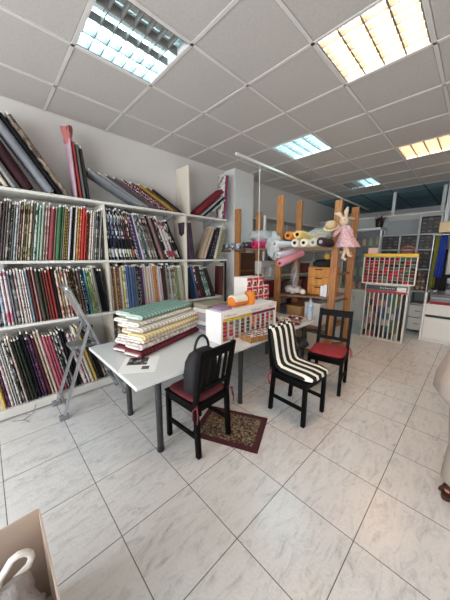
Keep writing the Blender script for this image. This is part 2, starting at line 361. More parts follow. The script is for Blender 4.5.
# palette: name -> (pattern, colours, words)
PAL = {
 'ta': ('plain', ['#85746e'], 'taupe'), 'mt': ('plain', ['#6e605e'], 'grey-mauve'), 'sp': ('dots', ['#4c4443', '#c7bfb6'], 'dark speckled'),
 'gg': ('plain', ['#7a8478'], 'grey-green'), 'pb': ('floral', ['#c4ccd4', '#9fb0be', '#e4e2de'], 'pale blue floral'), 'wp': ('dots', ['#dccdc8', '#8d5b5f'], 'blush dotted'),
 'bf': ('floral', ['#6b5648', '#b49b7c', '#3d2f28'], 'brown floral'), 'cf': ('floral', ['#d6c7a8', '#8f8a58', '#a3564c', '#e8e0cc'], 'cream floral'), 'of': ('floral', ['#a79f7a', '#d6cfae', '#6d6c4a'], 'olive floral'),
 'kh': ('plain', ['#9a9177'], 'khaki'), 'mw': ('floral', ['#d4e2dc', '#9cc4b4', '#3f5f55'], 'mint-white floral'), 'mn': ('plain', ['#a9c6ae'], 'mint green'), 'dp': ('floral', ['#c39a94', '#a4706c', '#dcc0b8'], 'dusty pink'),
 'ro': ('plain', ['#a53c46'], 'rose red'), 'tn': ('plain', ['#b79f82'], 'tan'), 'gr': ('plain', ['#4f8457'], 'green'), 'gk': ('check', ['#c9a640', '#1e1a16'], 'gold and black checked'),
 'li': ('plain', ['#d8cfdc'], 'pale lilac'), 'bk': ('plain', ['#191a20'], 'black'), 'cr': ('plain', ['#dfd3bb'], 'cream'), 'gd': ('dots', ['#b8862f', '#f0dca0'], 'gold dotted'),
 'rd': ('plain', ['#d4281e'], 'bright red'), 'or': ('dots', ['#d8441f', '#f2b08a'], 'orange-red dotted'), 'bd': ('dots', ['#6b4023', '#d0a35e'], 'brown dotted'), 'ru': ('plain', ['#7c3a26'], 'rust'),
 'wr': ('dots', ['#eadfd2', '#b0553f'], 'white and red dotted'), 'gw': ('plain', ['#a9a8a4'], 'light grey'), 'df': ('floral', ['#474341', '#8c857c', '#262423'], 'charcoal floral'),
 'kw': ('floral', ['#1d1c1f', '#e6e2d8', '#8d8672'], 'black and white floral'), 'nw': ('floral', ['#20243d', '#e3e4ec', '#7f90b4', '#f0efe9'], 'navy and white floral'),
 'gf': ('floral', ['#2f2a28', '#c9d8a2', '#7c2c3f', '#e4dfc4'], 'dark floral with pale green'), 'mf': ('floral', ['#3a2a30', '#b03a52', '#d8d2c2', '#5d7446'], 'dark floral with red'),
 'pw': ('stripe', ['#4b3476', '#e2dcea'], 'purple and white striped'), 'pu': ('plain', ['#46306e'], 'purple'), 'wh': ('plain', ['#dddbd6'], 'white'), 'dg': ('floral', ['#3f6b45', '#223a29', '#b8c69b'], 'dark green floral'),
 'lf': ('floral', ['#8c8496', '#cfc8d0', '#55505c'], 'grey-lilac floral'), 'rb': ('plain', ['#9b6a62'], 'rose brown'), 'pf': ('floral', ['#e2d2d2', '#b8304a', '#cfc6bd', '#5f6a45'], 'white floral with crimson'),
 'dk': ('plain', ['#3a3433'], 'charcoal'), 'ap': ('plain', ['#4d3848'], 'aubergine'), 'lp': ('plain', ['#5f4a66'], 'dull violet'), 'pe': ('plain', ['#e3bf9f'], 'peach'), 'nd': ('dots', ['#1b1c2b', '#7c7a86'], 'navy dotted'),
 'oc': ('check', ['#77764f', '#b8b58c'], 'olive checked'), 'pkf': ('floral', ['#eccfd3', '#d8657c', '#f4ece8', '#8fa0b4'], 'white and pink floral'), 'bg': ('plain', ['#7d8b98'], 'blue-grey'), 'kf': ('floral', ['#201f22', '#7a7c80', '#c9c7c2'], 'black floral'),
 'wd': ('dots', ['#ece7df', '#5b4a4a'], 'white dotted'), 'sk': ('plain', ['#8fb4c8'], 'sky blue'), 'dr': ('plain', ['#5c2723'], 'dark red-brown'), 'pk': ('plain', ['#d98f90'], 'pink'), 'ol': ('plain', ['#4f4b3b'], 'dark olive'),
 'br': ('plain', ['#8f2d24'], 'brick red'), 'rr': ('plain', ['#a52420'], 'red'), 'pef': ('floral', ['#d8b496', '#a86a50', '#e9d7c0'], 'peach floral'), 'kd': ('dots', ['#33281f', '#d2b98a'], 'dark brown dotted'), 'pb2': ('plain', ['#85605c'], 'pink-brown'),
 'nv': ('dots', ['#152238', '#d8dce2'], 'navy spotted'), 'tq': ('plain', ['#4ea7be'], 'turquoise'), 'lm': ('floral', ['#a9bf57', '#d7df9d', '#5f7a33'], 'lime floral'), 'sg': ('floral', ['#b7bfa4', '#7f8a6c', '#dcdccb'], 'sage floral'),
 'rg': ('check', ['#8d4a2c', '#d9b28c'], 'russet gingham'), 'bl': ('plain', ['#3f5e93'], 'blue'), 'dn': ('plain', ['#56729f'], 'denim blue'), 'kp': ('dots', ['#1c191c', '#b9a9ae'], 'black dotted'), 'vp': ('plain', ['#4a2a58'], 'violet'),
 'lv': ('plain', ['#d3a9bb'], 'lavender pink'), 'bc': ('check', ['#b9a48c', '#e0d3c0'], 'beige checked'), 'pc': ('check', ['#c99f9b', '#ecd9d4'], 'pink checked'), 'on': ('plain', ['#d97b2e'], 'orange'), 'od': ('dots', ['#cf8a4a', '#f0dcc0'], 'apricot dotted'),
 'mr': ('plain', ['#5a1d2c'], 'maroon'), 'yl': ('floral', ['#d6c46a', '#efe7b8', '#a98a2e'], 'yellow floral'), 'lb': ('floral', ['#9fc0da', '#e0e8ec', '#6f94b4'], 'light blue floral'), 'sa': ('plain', ['#8a9a6a'], 'sage green'), 'sc': ('check', ['#a9b08a', '#d9dcc4'], 'sage checked'),
 'gy': ('plain', ['#6e6c6b'], 'grey'), 'na': ('plain', ['#1d2a48'], 'navy'), 'jf': ('floral', ['#6d8f7d', '#d2dccf', '#39524a'], 'jade floral'), 'mv': ('plain', ['#7b5a68'], 'mauve'), 'yo': ('plain', ['#d8a93c'], 'mustard'),
 'pd': ('dots', ['#3a1f3f', '#a0608a'], 'purple dotted'), 'pp': ('floral', ['#d9b9b9', '#efe2de', '#b08a90'], 'pale pink floral'), 'pb3': ('plain', ['#cbb0a2'], 'pink-beige'), 'kg': ('plain', ['#1e2b22'], 'black-green'), 'pm': ('plain', ['#b8405c'], 'raspberry'), 'rp': ('plain', ['#c95a6c'], 'coral pink'),
 'gl': ('floral', ['#86827e', '#c0bcb6', '#5a5654'], 'grey floral'), 'bur': ('plain', ['#3d1b24'], 'burgundy'), 'sl': ('plain', ['#8f949b'], 'silver-blue'), 'cmx': ('floral', ['#8c7a66', '#b59a82', '#5d4640'], 'brown print'), 'mw2': ('dots', ['#6b1c2c', '#eadfd8'], 'maroon dotted'),
 'gold': ('plain', ['#c09a2c'], 'gold'), 'crm': ('plain', ['#8f1826'], 'crimson'), 'lace': ('floral', ['#e3ded2', '#8e8a80', '#f3f0e8'], 'white lace'), 'mg': ('plain', ['#9b2a62'], 'magenta'),
}
def mute(c, sat=.80, val=.86):
    import colorsys
    h = c.lstrip('#'); r, g, b = (int(h[i:i+2], 16)/255 for i in (0, 2, 4)); hh, ss, vv = colorsys.rgb_to_hsv(r, g, b)
    return '#%02x%02x%02x' % tuple(int(255*x) for x in colorsys.hsv_to_rgb(hh, ss*sat, vv*val))
def bolt(code, y, z, lean, h, th, label, group, w=.2, xf=-3.055, core=True, name='fabric_bolt', seed=0):
    """fabric wound round a flat board; its foot stands at (y,z), top leaning by lean degrees towards +Y"""
    q = random.Random(seed*7+3)
    kd, cols, _ = PAL[code]; cols = [mute(c) for c in cols]
    a = rad(-lean); wq = w*q.uniform(.85, 1.0)
    W = Matrix.Translation((xf-wq/2-q.uniform(0, .012), y, z+.0015+abs(math.sin(a))*th/2)) @ Matrix.Rotation(a, 4, 'X')
    n = 12; rs = []
    for iz in range(5):
        fz = iz/4; ring = []
        bul = 1+.10*math.sin(fz*PI)*q.uniform(.3, 1)
        for k in range(n):
            an = 2*PI*k/n; c, s = math.cos(an), math.sin(an)
            px = math.copysign(abs(c)**.45, c)*wq/2; py = math.copysign(abs(s)**.8, s)*th/2*(bul if 0 < iz < 4 else .94)
            ring.append((px, py, fz*h))
        rs.append(ring)
    mb = MB().rings(rs)
    o = build(name, mb, fabric(kd, cols), None, True, local=True, label=label, cat='fabric', group=group)
    o.data.set_sharp_from_angle(angle=rad(60))
    o.matrix_world = W; WM[o.name] = W
    if core:
        e = q.uniform(.012, .03)
        build('core_board', MB().box(-wq*.36, -.006, h-.03, wq*.42, .006, h+e), card, o, local=True, label='white cardboard core end')
    return o
def row(codes, y0, y1, l0, l1, z, h0, h1, rowname, bay, group, wts=None, dl=3., w=.2, th_k=.94):
    codes = codes.split(); n = len(codes)
    wt = [1+.35*R.uniform(-1, 1) for _ in codes]
    for i, c in enumerate(codes):
        if c.endswith('+'): wt[i] *= 1.6; codes[i] = c[:-1]
    S = sum(wt); y = y0
    for i, c in enumerate(codes):
        sl = (y1-y0)*wt[i]/S; f = (i+.5)/n; ln = l0+(l1-l0)*f
        h = R.uniform(h0, h1); th = sl*math.cos(rad(ln))*th_k
        lab = '%s bolt, %s from left, %s row, %s' % (PAL[c][2], ordn(i+1), rowname, bay)
        bolt(c, y+sl/2, z, ln, h, th, lab, group, w, seed=R.randint(0, 9999))
        y += sl
g1, g2, g3, g4 = 'fabric bolts in the upper row', 'fabric bolts in the middle row', 'fabric bolts in the bottom row', 'fabric bolts on the top shelf'
row('ta ta+ mt ta gl sp gg pb wp bf cf bf of cf kh mw+ mn mn dp dp ro+ tn gr+ gr tn gk gk li bk+ cr gd or rd+ rd bd ru wr wr gw gl df gw df', .06, 1.0, 10, 7, 1.545, .51, .56, 'upper', 'left bay', g1)
row('kw nw nw+ kw nw kw gf gf mf gf pw pu li lf dg lf bf gl bk rb+ dk kw pf pf mf kw bk', 1.075, 2.11, -3, -25, 1.545, .53, .58, 'upper', 'middle bay', g1)
row('ap lp ap', 2.19, 2.35, -5, -7, 1.545, .50, .54, 'upper', 'right bay', g1)
row('tn pe+ bk nd nd cr oc oc', 2.46, 2.88, 24, 14, 1.545, .50, .54, 'upper', 'right bay after the gap', g1)
row('kf lb pkf+ pkf bg gl pp wd wp wr sk dr pk ol+ ol br br rr bk pef pef cf pf bd kd kd bf pb2 nv+ tq lm lm sg cr gw bk bk dk', .04, 1.035, -1, -7, .93, .49, .53, 'middle', 'left bay', g2)
row('cr bd rg bd bc yl lb bl dn bl gy kp kp vp lv bc bc pc bc on od li pc mr dk kh gl wh gl of cf sa sa sc cr sc', 1.075, 2.15, -1, -7, .93, .5, .54, 'middle', 'middle bay', g2)
row('na na bl mf dr dk jf jf dk ap', 2.27, 2.78, -11, -23, .93, .5, .53, 'middle', 'right bay', g2)
bolt('dr', 2.915, .93, 2, .5, .05, 'dark red-brown bolt at the far right end of the middle row', g2, seed=5)
row('yo pd pp wd gw wd kf pb3 kg ol kg bk pd pd mr tn pb3 rp rp pm gl kf gl bk bk', -.03, .66, -5, -10, .11, .64, .72, 'bottom', 'left bay', g3)
row('pp+ pp cr yo dk bk bf gl', .68, .98, -12, -14, .11, .62, .70, 'bottom', 'left bay by the ladder', g3)
row('gl cf tn kh dg sa dg cr gw dk gl ta bf kh wh dk gl ta cr gy', 1.08, 2.1, -3, -6, .11, .6, .7, 'bottom', 'middle bay', g3)
row('dk gy kh gw mr cr gl ta dk', 2.2, 2.9, -4, -5, .11, .55, .68, 'bottom', 'right bay', g3)
# the top shelf
TOP = 2.195
tops = [('mr', .17, -27, .42, .05, 'maroon fabric bolt leaning at the left edge of the top shelf', .2),
 ('cr', .235, -27, .44, .04, 'cream bolt leaning beside the maroon one at the left of the top shelf', .2),
 ('gw', .29, -27, .47, .04, 'light grey bolt leaning between the cream and the burgundy one on the top shelf', .2),
 ('bur', .40, -29, .66, .085, 'wide burgundy bolt leaning at the left of the top shelf', .2),
 ('sl', .575, -33, .74, .075, 'long silver-blue bolt leaning far to the left on the top shelf', .2),
 ('bk', .652, -33, .72, .035, 'thin black bolt lying against the silver-blue one on the top shelf', .18),
 ('cmx', .708, -33, .72, .05, 'brown print bolt on top of the black one, left part of the top shelf', .16)]
for i, (c, y, l, h, th, lab, w) in enumerate(tops): bolt(c, y, TOP, l, h, th, lab, g4, w, seed=60+i)
pb_ = bolt('lv', .795, TOP, -1.5, .62, .03, 'slim pale pink board with a red paper top standing on the top shelf', g4, .16, core=False, seed=71)
pp = MB().rings([[(.07*math.cos(a)*(1+.25*math.sin(3*a+k)), .045*math.sin(a)*(1+.3*math.cos(2*a+k)), .54+.05*k+.02*math.sin(2*a)) for a in (2*PI*j/12 for j in range(12))] for k in range(4)])
build('paper_wrap', pp, plain('#a8625f', .85), pb_, False, local=True, label='crumpled red paper')
bolt('rr', .838, TOP, -3, .55, .026, 'thin red bolt right behind the pale pink board on the top shelf', g4, .16, seed=72)
bolt('gy', .874, TOP, -3.5, .53, .034, 'grey bolt upright beside the thin red one on the top shelf', g4, .17, seed=73)
bolt('dk', .914, TOP, -4.5, .50, .034, 'charcoal bolt upright, rightmost of the upright group on the top shelf', g4, .17, seed=74)
flat = [('sl', .055, 'broad pale silver bolt lowest in the slanting heap on the top shelf'), ('gw', .03, 'light grey bolt second lowest in the slanting heap on the top shelf'), ('gy', .035, 'grey bolt third from below in the slanting heap on the top shelf'),
        ('mv', .035, 'mauve bolt in the slanting heap on the top shelf, above the grey ones'), ('mw2', .045, 'maroon dotted bolt in the slanting heap, the lower of two'), ('mw2', .04, 'maroon dotted bolt in the slanting heap, the upper of two'),
        ('gold', .05, 'gold bolt in the slanting heap on the top shelf'), ('bd', .03, 'brown dotted bolt lying over the gold one in the slanting heap'), ('dk', .035, 'dark bolt rightmost in the slanting heap, against the cream divider')]
y = 1.52; prev = 0
for i, (c, th, lab) in enumerate(flat):
    st = (prev/2+th/2)/math.cos(rad(63))*1.02 if prev else 0
    y += st*.86; prev = th
    bolt(c, y, TOP, -63, .64-.018*i, th*.92, lab, g4, .24, seed=80+i)
dia = [('crm', .085, .66, 'thick crimson bolt leaning right at the far end of the top shelf'), ('wh', .02, .52, 'thin white bolt under the crimson one at the far end of the top shelf'),
       ('na', .045, .55, 'navy bolt under the crimson one on the top shelf'), ('lace', .04, .52, 'white lace bolt lowest of the right-leaning bolts on the top shelf')]
y = 2.33
for i, (c, th, h, lab) in enumerate(dia):
    y += th/2/math.cos(rad(52)); bolt(c, y, TOP, 52, h, th*.92, lab, g4, .2, seed=95+i); y += th/2/math.cos(rad(52))*1.03
bolt('lace', 2.915, TOP, 6, .70, .055, 'tall white lace bolt standing at the far right of the top shelf', g4, .18, seed=101)
bolt('mg', 2.968, TOP, 6, .70, .045, 'tall magenta bolt, last at the right end of the top shelf', g4, .18, seed=102)

# ------------------------------------------------------------------ the long table
TZ = .67
TX0, TX1, TY0, TY1 = -2.70, -1.595, .675, 3.45
t = thing('work_table', 'long white-topped table with dark grey round legs in front of the shelves', 'table', (-2.15, 2.05, 0))
build('tabletop', MB().box(TX0, TY0, TZ-.032, TX1, TY1, TZ, .006), plain('#d6d8d8', .35), t)
legm = plain('#2b2c2e', .45)
for (x, y) in ((-1.66, .88), (-1.66, 1.86), (-1.66, 3.22), (-2.3, .9), (-2.3, 1.86), (-2.3, 3.22), (-2.66, 2.1)):
    build('leg', MB().cyl((x, y, 0), (x, y, TZ-.034), .026, seg=16).cyl((x, y, 0), (x, y, .02), .03, seg=16).cyl((x, y, TZ-.045), (x, y, TZ-.033), .05, seg=16), legm, t, 'auto')
pr = MB().box(-.15, -.165, 0, .15, .165, .0015)
tp = NT('printed_sheet'); vs = tp.coord(1.); sx = tp.n('ShaderNodeSeparateXYZ'); tp.l(vs, sx.inputs[0])
pm = plain('#efeeec', .7)
W = Matrix.Translation((-1.955, .875, TZ)) @ Matrix.Rotation(rad(54), 4, 'Z')
t = thing('printed_sheet', 'white printed sheet with a dark photo lying at the near end of the table', 'paper', None, M=W)
build('sheet', pr, pm, t, local=True)
build('photo', MB().box(-.11, -.02, .0016, .06, .14, .0022), fabric('floral', ['#4a4746', '#777370', '#2e2c2c', '#a09c98']), t, local=True, label='dark printed photo')
pk_ = MB().box(.03, -.11, .0016, .09, -.05, .0022)
build('print_mark', pk_, plain('#5b5957', .7), t, local=True)

# bolts stacked flat on the table, layer by layer
def flatbolt(code, c, L, w, th, ang, label, sd, tilt=0., stripe=True):
    kd, cols, _ = PAL[code] if code in PAL else code
    q = random.Random(sd); n = 12; rs = []
    for iy in range(9):
        f = iy/8-.5; ring = []
        for k in range(n):
            an = 2*PI*k/n; cc, s = math.cos(an), math.sin(an)
            ring.append((math.copysign(abs(cc)**.5, cc)*w/2, f*L, th/2+math.copysign(abs(s)**.6, s)*th/2))
        rs.append(ring)
    W = Matrix.Translation(c) @ Matrix.Rotation(rad(ang), 4, 'Z') @ Matrix.Rotation(rad(tilt), 4, 'X')
    o = build('fabric_bolt', MB().rings(rs), fabric(kd, cols), None, True, local=True, label=label, cat='fabric', group='fabric bolts stacked on the table')
    o.data.set_sharp_from_angle(angle=rad(60)); o.matrix_world = W; WM[o.name] = W
    build('core_board', MB().box(-w*.38, -L/2-.025, th/2-.006, w*.38, L/2+.02, th/2+.006), card, o, local=True, label='white cardboard core')
    return o
PAL.update({'gmint': ('dash', ['#6f9a8e', '#a9bfb4'], 'green'), 'crs': ('dash', ['#ded7c8', '#c2b9a8'], 'cream'), 'yls': ('dash', ['#d8bd84', '#e8dcbc'], 'yellow'), 'whs': ('dash', ['#e5e1d8', '#bab3a8'], 'white'), 'pgs': ('floral', ['#c9bdb8', '#a99c98', '#dcd4ce'], 'pink-grey'), 'mrs': ('dash', ['#561a26', '#6e3038'], 'maroon')})
z = TZ+.002; sd = 0
layers = [('mrs', .065, 'maroon', -2.13, 1.02, '#8d4a50', 1.38), ('pgs', .06, 'pink-grey floral', -2.14, 1.0, '#b5aaa4', 1.39), ('crs', .035, 'cream striped', -2.13, .98, '#e9e4d8', 1.41), ('yls', .05, 'yellow striped', -2.12, .98, '#e6d4a4', 1.43), ('whs', .05, 'white striped', -2.15, .93, '#8f8578', 1.40), ('crs', .04, 'cream', -2.2, .86, '#f0ece2', 1.37), ('gmint', .05, 'green-white striped', -2.25, .82, '#dfe6df', 1.38)]
for li, (c, th, nm, xc, L, st, yc) in enumerate(layers):
    for s in (0, 1):
        sd += 1
        flatbolt(c, (xc-.165+(.0 if s == 0 else -.20), yc-.02+(0 if s == 0 else .0)+R.uniform(-.02, .02), z), L, .22, th, 18.5+R.uniform(-2.0, 2.0),
                 '%s bolt, %s of the stack on the table, %s layer from below' % (nm, 'near side' if s == 0 else 'wall side', ordn(li+1)), sd, 0, st)
    z += th+.002

# white thread display box with columns of spools
bx0, bx1, by0, by1, bz1 = -2.05, -1.80, 1.70, 2.70, 1.02
t = thing('thread_box', 'white box of sewing thread with a yellow and maroon header on the table', 'display box', (-1.92, 2.2, TZ))
zf = TZ+.001
cs = MB().box(bx0, by0, zf, bx1-.09, by1, bz1, .004).box(bx1-.09, by0, zf, bx1, by0+.03, bz1, .003, 1).box(bx1-.09, by1-.03, zf, bx1, by1, bz1, .003, 1)
cs.box(bx1-.09, by0+.03, bz1-.075, bx1, by1-.03, bz1, .003, 1).box(bx1-.09, by0+.03, zf, bx1, by1-.03, zf+.02)
build('case', cs, plain('#ebe9e6', .4), t)
build('header_strip', MB().box(bx1, by0+.03, bz1-.105, bx1+.003, by0+.5, bz1-.08), plain('#e2bd2e', .5), t, label='yellow header strip')
build('header_strip', MB().box(bx1, by0+.5, bz1-.105, bx1+.003, by1-.03, bz1-.08), plain('#8c2440', .5), t, label='maroon header strip')
def scribble(mb, x, y0, z, h, n, rr, w=.006, d=.001):
    """small lettering strokes too small to read in the photograph"""
    y = y0
    for i in range(n):
        hh = h*(1 if i in (0, 3) else .62); mb.box(x, y, z, x+d, y+w, z+hh)
        k = rr.randint(0, 3)
        if k < 2: mb.box(x, y+w, z, x+d, y+w*2, z+w*.8)
        if k > 0: mb.box(x, y+w, z+hh-w*.8, x+d, y+w*2, z+hh)
        if k == 3: mb.box(x, y+w*2, z, x+d, y+w*2.8, z+hh*.9)
        y += w*4
    return mb
q = random.Random(4)
build('lettering', scribble(MB(), bx1, by0+.05, bz1-.055, .02, 12, q, .004), plain('#7a1f2c', .5), t, label='small dark red lettering')
build('lettering', scribble(MB(), bx1, by0+.50, bz1-.055, .026, 9, q, .005), plain('#4a6fae', .5), t, label='blue lettering')
build('lettering', scribble(MB(), bx1, by1-.17, bz1-.05, .016, 7, q, .003), plain('#3f7a58', .5), t, label='green lettering')
THREAD = {}
def spool_proto(col):
    if col in THREAD: return THREAD[col]
    me = bpy.data.meshes.new('thread_spool'); mb = MB()
    mb.mi = 0; mb.lathe((0, 0, 0), [(.55, -.46), (.62, -.4), (.62, .4), (.55, .46)], 10)
    mb.mi = 1; mb.lathe((0, 0, 0), [(.5, -.5), (.5, -.46)], 10); mb.lathe((0, 0, 0), [(.5, .46), (.5, .5)], 10)
    bmesh.ops.recalc_face_normals(mb.bm, faces=mb.bm.faces[:]); mb.bm.to_mesh(me); mb.bm.free()
    me.materials.append(plain(col, .6)); me.materials.append(plain('#d9d6cf', .5))
    for p in me.polygons: p.use_smooth = len(p.vertices) == 4
    THREAD[col] = me; return me
SP0 = {}
def spool(c, r, h, col, label, group, axis='Z'):
    me = spool_proto(col)
    if me.name in SP0: o = SP0[me.name].copy()
    else: o = bpy.data.objects.new('thread_spool', me); SP0[me.name] = o
    COL.objects.link(o); o.location = c; o.scale = (r/.62, r/.62, h)
    o.rotation_euler = {'Z': (0, 0, 0), 'X': (0, PI/2, 0), 'Y': (PI/2, 0, 0)}[axis]
    return setp(o, label, 'thread', group)
cols9 = [['red', '#c41f2c'], ['dark red', '#8c1526'], ['grey', '#6f6a66'], ['charcoal', '#3a3736'], ['brown', '#6d4a35'], ['orange', '#d8602a'], ['red', '#c8202e'], ['wine red', '#7d1330'], ['crimson', '#b0182c'], ['tan', '#a98a5e']]
rowcol = {0: 'top', 1: 'second', 2: 'third', 3: 'fourth', 4: 'bottom'}
cell = (by1-by0-.06)/10
rails = MB()
for k in range(11): rails.box(bx1-.085, by0+.03+cell*k-.003, zf+.02, bx1-.005, by0+.03+cell*k+.003, bz1-.11)
for r_ in range(5): rails.box(bx1-.085, by0+.033, zf+.02+r_*.042-.002, bx1-.01, by1-.033, zf+.02+r_*.042+.0)
build('spool_rack', rails, plain('#e0ddd8', .4), t)
mix = [['olive green', '#6d7038'], ['teal', '#2f6d70'], ['violet', '#5a3f7a'], ['white', '#d8d5cf'], ['green', '#3d7a45']]
for k in range(10):
    for r_ in range(5):
        nm, cl = cols9[k] if q.random() < .62 else q.choice(cols9+mix)
        spool((bx1-.03, by0+.03+cell*(k+.5), zf+.0205+.018+r_*.042), .026, .036, cl, '%s thread spool, %s row, %s column of the white thread box' % (nm, rowcol[4-r_], ordn(k+1)), 'spools in the white thread box')

# little red and white boxes in a stepped pile behind the thread box
bz = TZ+.001
bodym = plain('#ece4dc', .6); redm = plain('#c2263a', .5); darkp = plain('#4a3a30', .6)
Bw, Bh, Bd = .125, .128, .24
boxM = None
first = None
for lay, nb in enumerate((5, 5, 4, 4, 3)):
    for k in range(nb):
        y = 2.47+k*Bw; zz = bz+lay*(Bh+.0015)
        W = Matrix.Translation((-2.24-.0, y+Bw/2, zz))
        lab = 'white and red printed box, %s from left, %s layer of the pile' % (ordn(k+1), ['bottom', 'second', 'middle', 'fourth', 'top'][lay])
        if first is None:
            o = build('printed_box', MB().box(-Bd/2, -Bw/2+.002, 0, Bd/2, Bw/2-.002, Bh, .003, 1), bodym, None, local=True, label=lab, cat='box', group='printed boxes piled on the table')
            o.matrix_world = W; WM[o.name] = W
            ks = [build('red_print', MB().box(Bd/2, -Bw/2+.006, .088, Bd/2+.001, Bw/2-.006, .122).box(Bd/2, -Bw/2+.008, .006, Bd/2+.001, Bw/2-.03, .03).box(Bd/2, .02, .03, Bd/2+.001, .052, .088), redm, o, local=True, label='red printed band'),
                  build('picture_print', MB().box(Bd/2, -.035, .03, Bd/2+.001, .012, .07), darkp, o, local=True, label='dark printed picture')]
            KIDS[o.name] = ks; first = o
        else: dup(first, W, lab, 'printed boxes piled on the table')
# things on top of the thread box
t = thing('fabric_roll', 'orange roll with a white end lying on the white thread box', 'fabric', (-1.95, 2.08, bz1))
build('roll', MB().tube([(-1.93, 1.98, bz1+.062), (-1.93, 2.21, bz1+.062)], .06, 18), plain('#d97a22', .7), t, 'auto')
build('white_wrap', MB().tube([(-1.93, 1.985, bz1+.075), (-1.93, 2.2, bz1+.075)], .062, 18), plain('#e9e4dc', .7), t, 'auto', label='white wrap')
build('cup', MB().lathe((-1.93, 2.31, bz1), [(.062, .001), (.066, .15), (.058, .15), (.054, .01)], 20), plain('#df8420', .55), None, 'auto', label='bright orange upright tub on the white thread box', cat='tub')
build('fabric_scrap', MB().box(-2.02, 1.76, bz1+.001, -1.86, 1.93, bz1+.03, .012), plain('#8a6f94', .8), None, True, label='folded lilac scrap on the left end of the white thread box', cat='fabric')
# magazines piled behind the thread box
for k in range(7):
    w = .15+.02*R.random(); a = R.uniform(-8, 8)
    m = MB().obox((-2.28+R.uniform(-.01, .01), 1.98+R.uniform(-.015, .015), TZ+.0015+.052*k+.0245), (.26, .34, .049), Matrix.Rotation(rad(a), 3, 'Z'), .004)
    build('magazine_bundle', m, plain(['#b9b2b4', '#7d7480', '#cfc8c4', '#96a0a0', '#a88f94', '#c9c3b8', '#8f8a78'][k], .6), None, label='%s bundle of magazines, %s from below in the pile behind the thread box' % (['grey', 'violet', 'pale', 'grey-green', 'rose', 'cream', 'olive'][k], ordn(k+1)), cat='magazines', group='magazine pile')
# dark pouch with tan top near the shelf
t = thing('pouch', 'small dark pouch with a tan ruffled top on the table behind the bolt stack', 'pouch', (-2.36, 1.96-.13, TZ))
build('body', MB().lathe((-2.62, 2.0, TZ), [(.05, .001), (.085, .03), (.09, .1), (.06, .15)], 16), plain('#33343a', .7), t, True)
build('top', MB().ball((-2.62, 2.0, TZ+.18), (.08, .07, .05)).jitter(.008, 3), plain('#a58a72', .8), t, True, label='tan ruffled top')
# wooden tray of spools
t = thing('wooden_tray', 'small light wooden tray holding loose thread spools on the table edge', 'tray', (-1.69, 2.2, TZ), rad(-12))
tw = wood('#8a5f36', '#b98c58')
tr = MB().box(-.12, -.21, .001, .12, .21, .012).box(-.12, -.21, .012, -.108, .21, .06).box(.108, -.21, .012, .12, .21, .06).box(-.108, -.21, .012, .108, -.198, .06).box(-.108, .198, .012, .108, .21, .06)
build('tray', tr, tw, t, local=True)
WT = WM[t.name]
pal = [('red', '#b3202c'), ('white', '#dcd8d0'), ('black', '#1d1b1c'), ('brown', '#6b4a33'), ('wine', '#6e1428'), ('grey', '#85807c')]
for i in range(4):
    for j in range(8):
        nm, cl = pal[(i*5+j*3+(j//3)) % 6]
        p = WT @ Vector((-.08+.053*i, -.17+.048*j, .012+.0235)); spool(p, .022, .046, cl, '%s spool in the wooden tray, %s row, %s across' % (nm, ordn(j+1), ordn(i+1)), 'spools in the wooden tray')
# fabric remnants past the striped chair
rem = [('#7d2430', 'dark red'), ('#b9a58c', 'beige'), ('#94313a', 'red'), ('#d8cdbd', 'cream'), ('#5c2430', 'wine')]
for k, (c, nm) in enumerate(rem):
    x, y, a = [(-1.93, 2.98, 10), (-1.9, 3.14, -8), (-1.72, 3.02, 20), (-1.86, 2.97, -20), (-1.78, 3.2, 5)][k]
    zz = TZ+.001+(.036 if k > 2 else 0)
    build('folded_remnant', MB().obox((x, y, zz+.017), (.19, .14, .034), Matrix.Rotation(rad(a), 3, 'Z'), .012).jitter(.002, k), fabric('floral', [c, '#d9cbb8', '#6d2a34']), None, True,
          label='%s printed remnant folded on the far end of the table%s' % (nm, ', on top' if k > 2 else ', below'), cat='fabric', group='folded remnants')
# water bottle
t = thing('water_bottle', 'clear plastic water bottle with a blue cap at the far corner of the table', 'bottle', (-1.655, 3.36, TZ))
cp = clear_plastic(.45, '#cfd6da')
build('body', MB().lathe((-1.655, 3.36, TZ), [(.036, .001), (.042, .02), (.042, .1), (.039, .11), (.042, .12), (.042, .22), (.03, .27), (.015, .30), (.015, .32)], 18), cp, t, True)
build('label', MB().lathe((-1.655, 3.36, TZ), [(.0425, .12), (.0427, .20)], 18, False), plain('#8fb0cc', .4), t, True, label='blue and white label')
build('cap', MB().lathe((-1.655, 3.36, TZ), [(.017, .315), (.017, .338)], 14), plain('#3f6fae', .4), t, 'auto', label='blue cap')

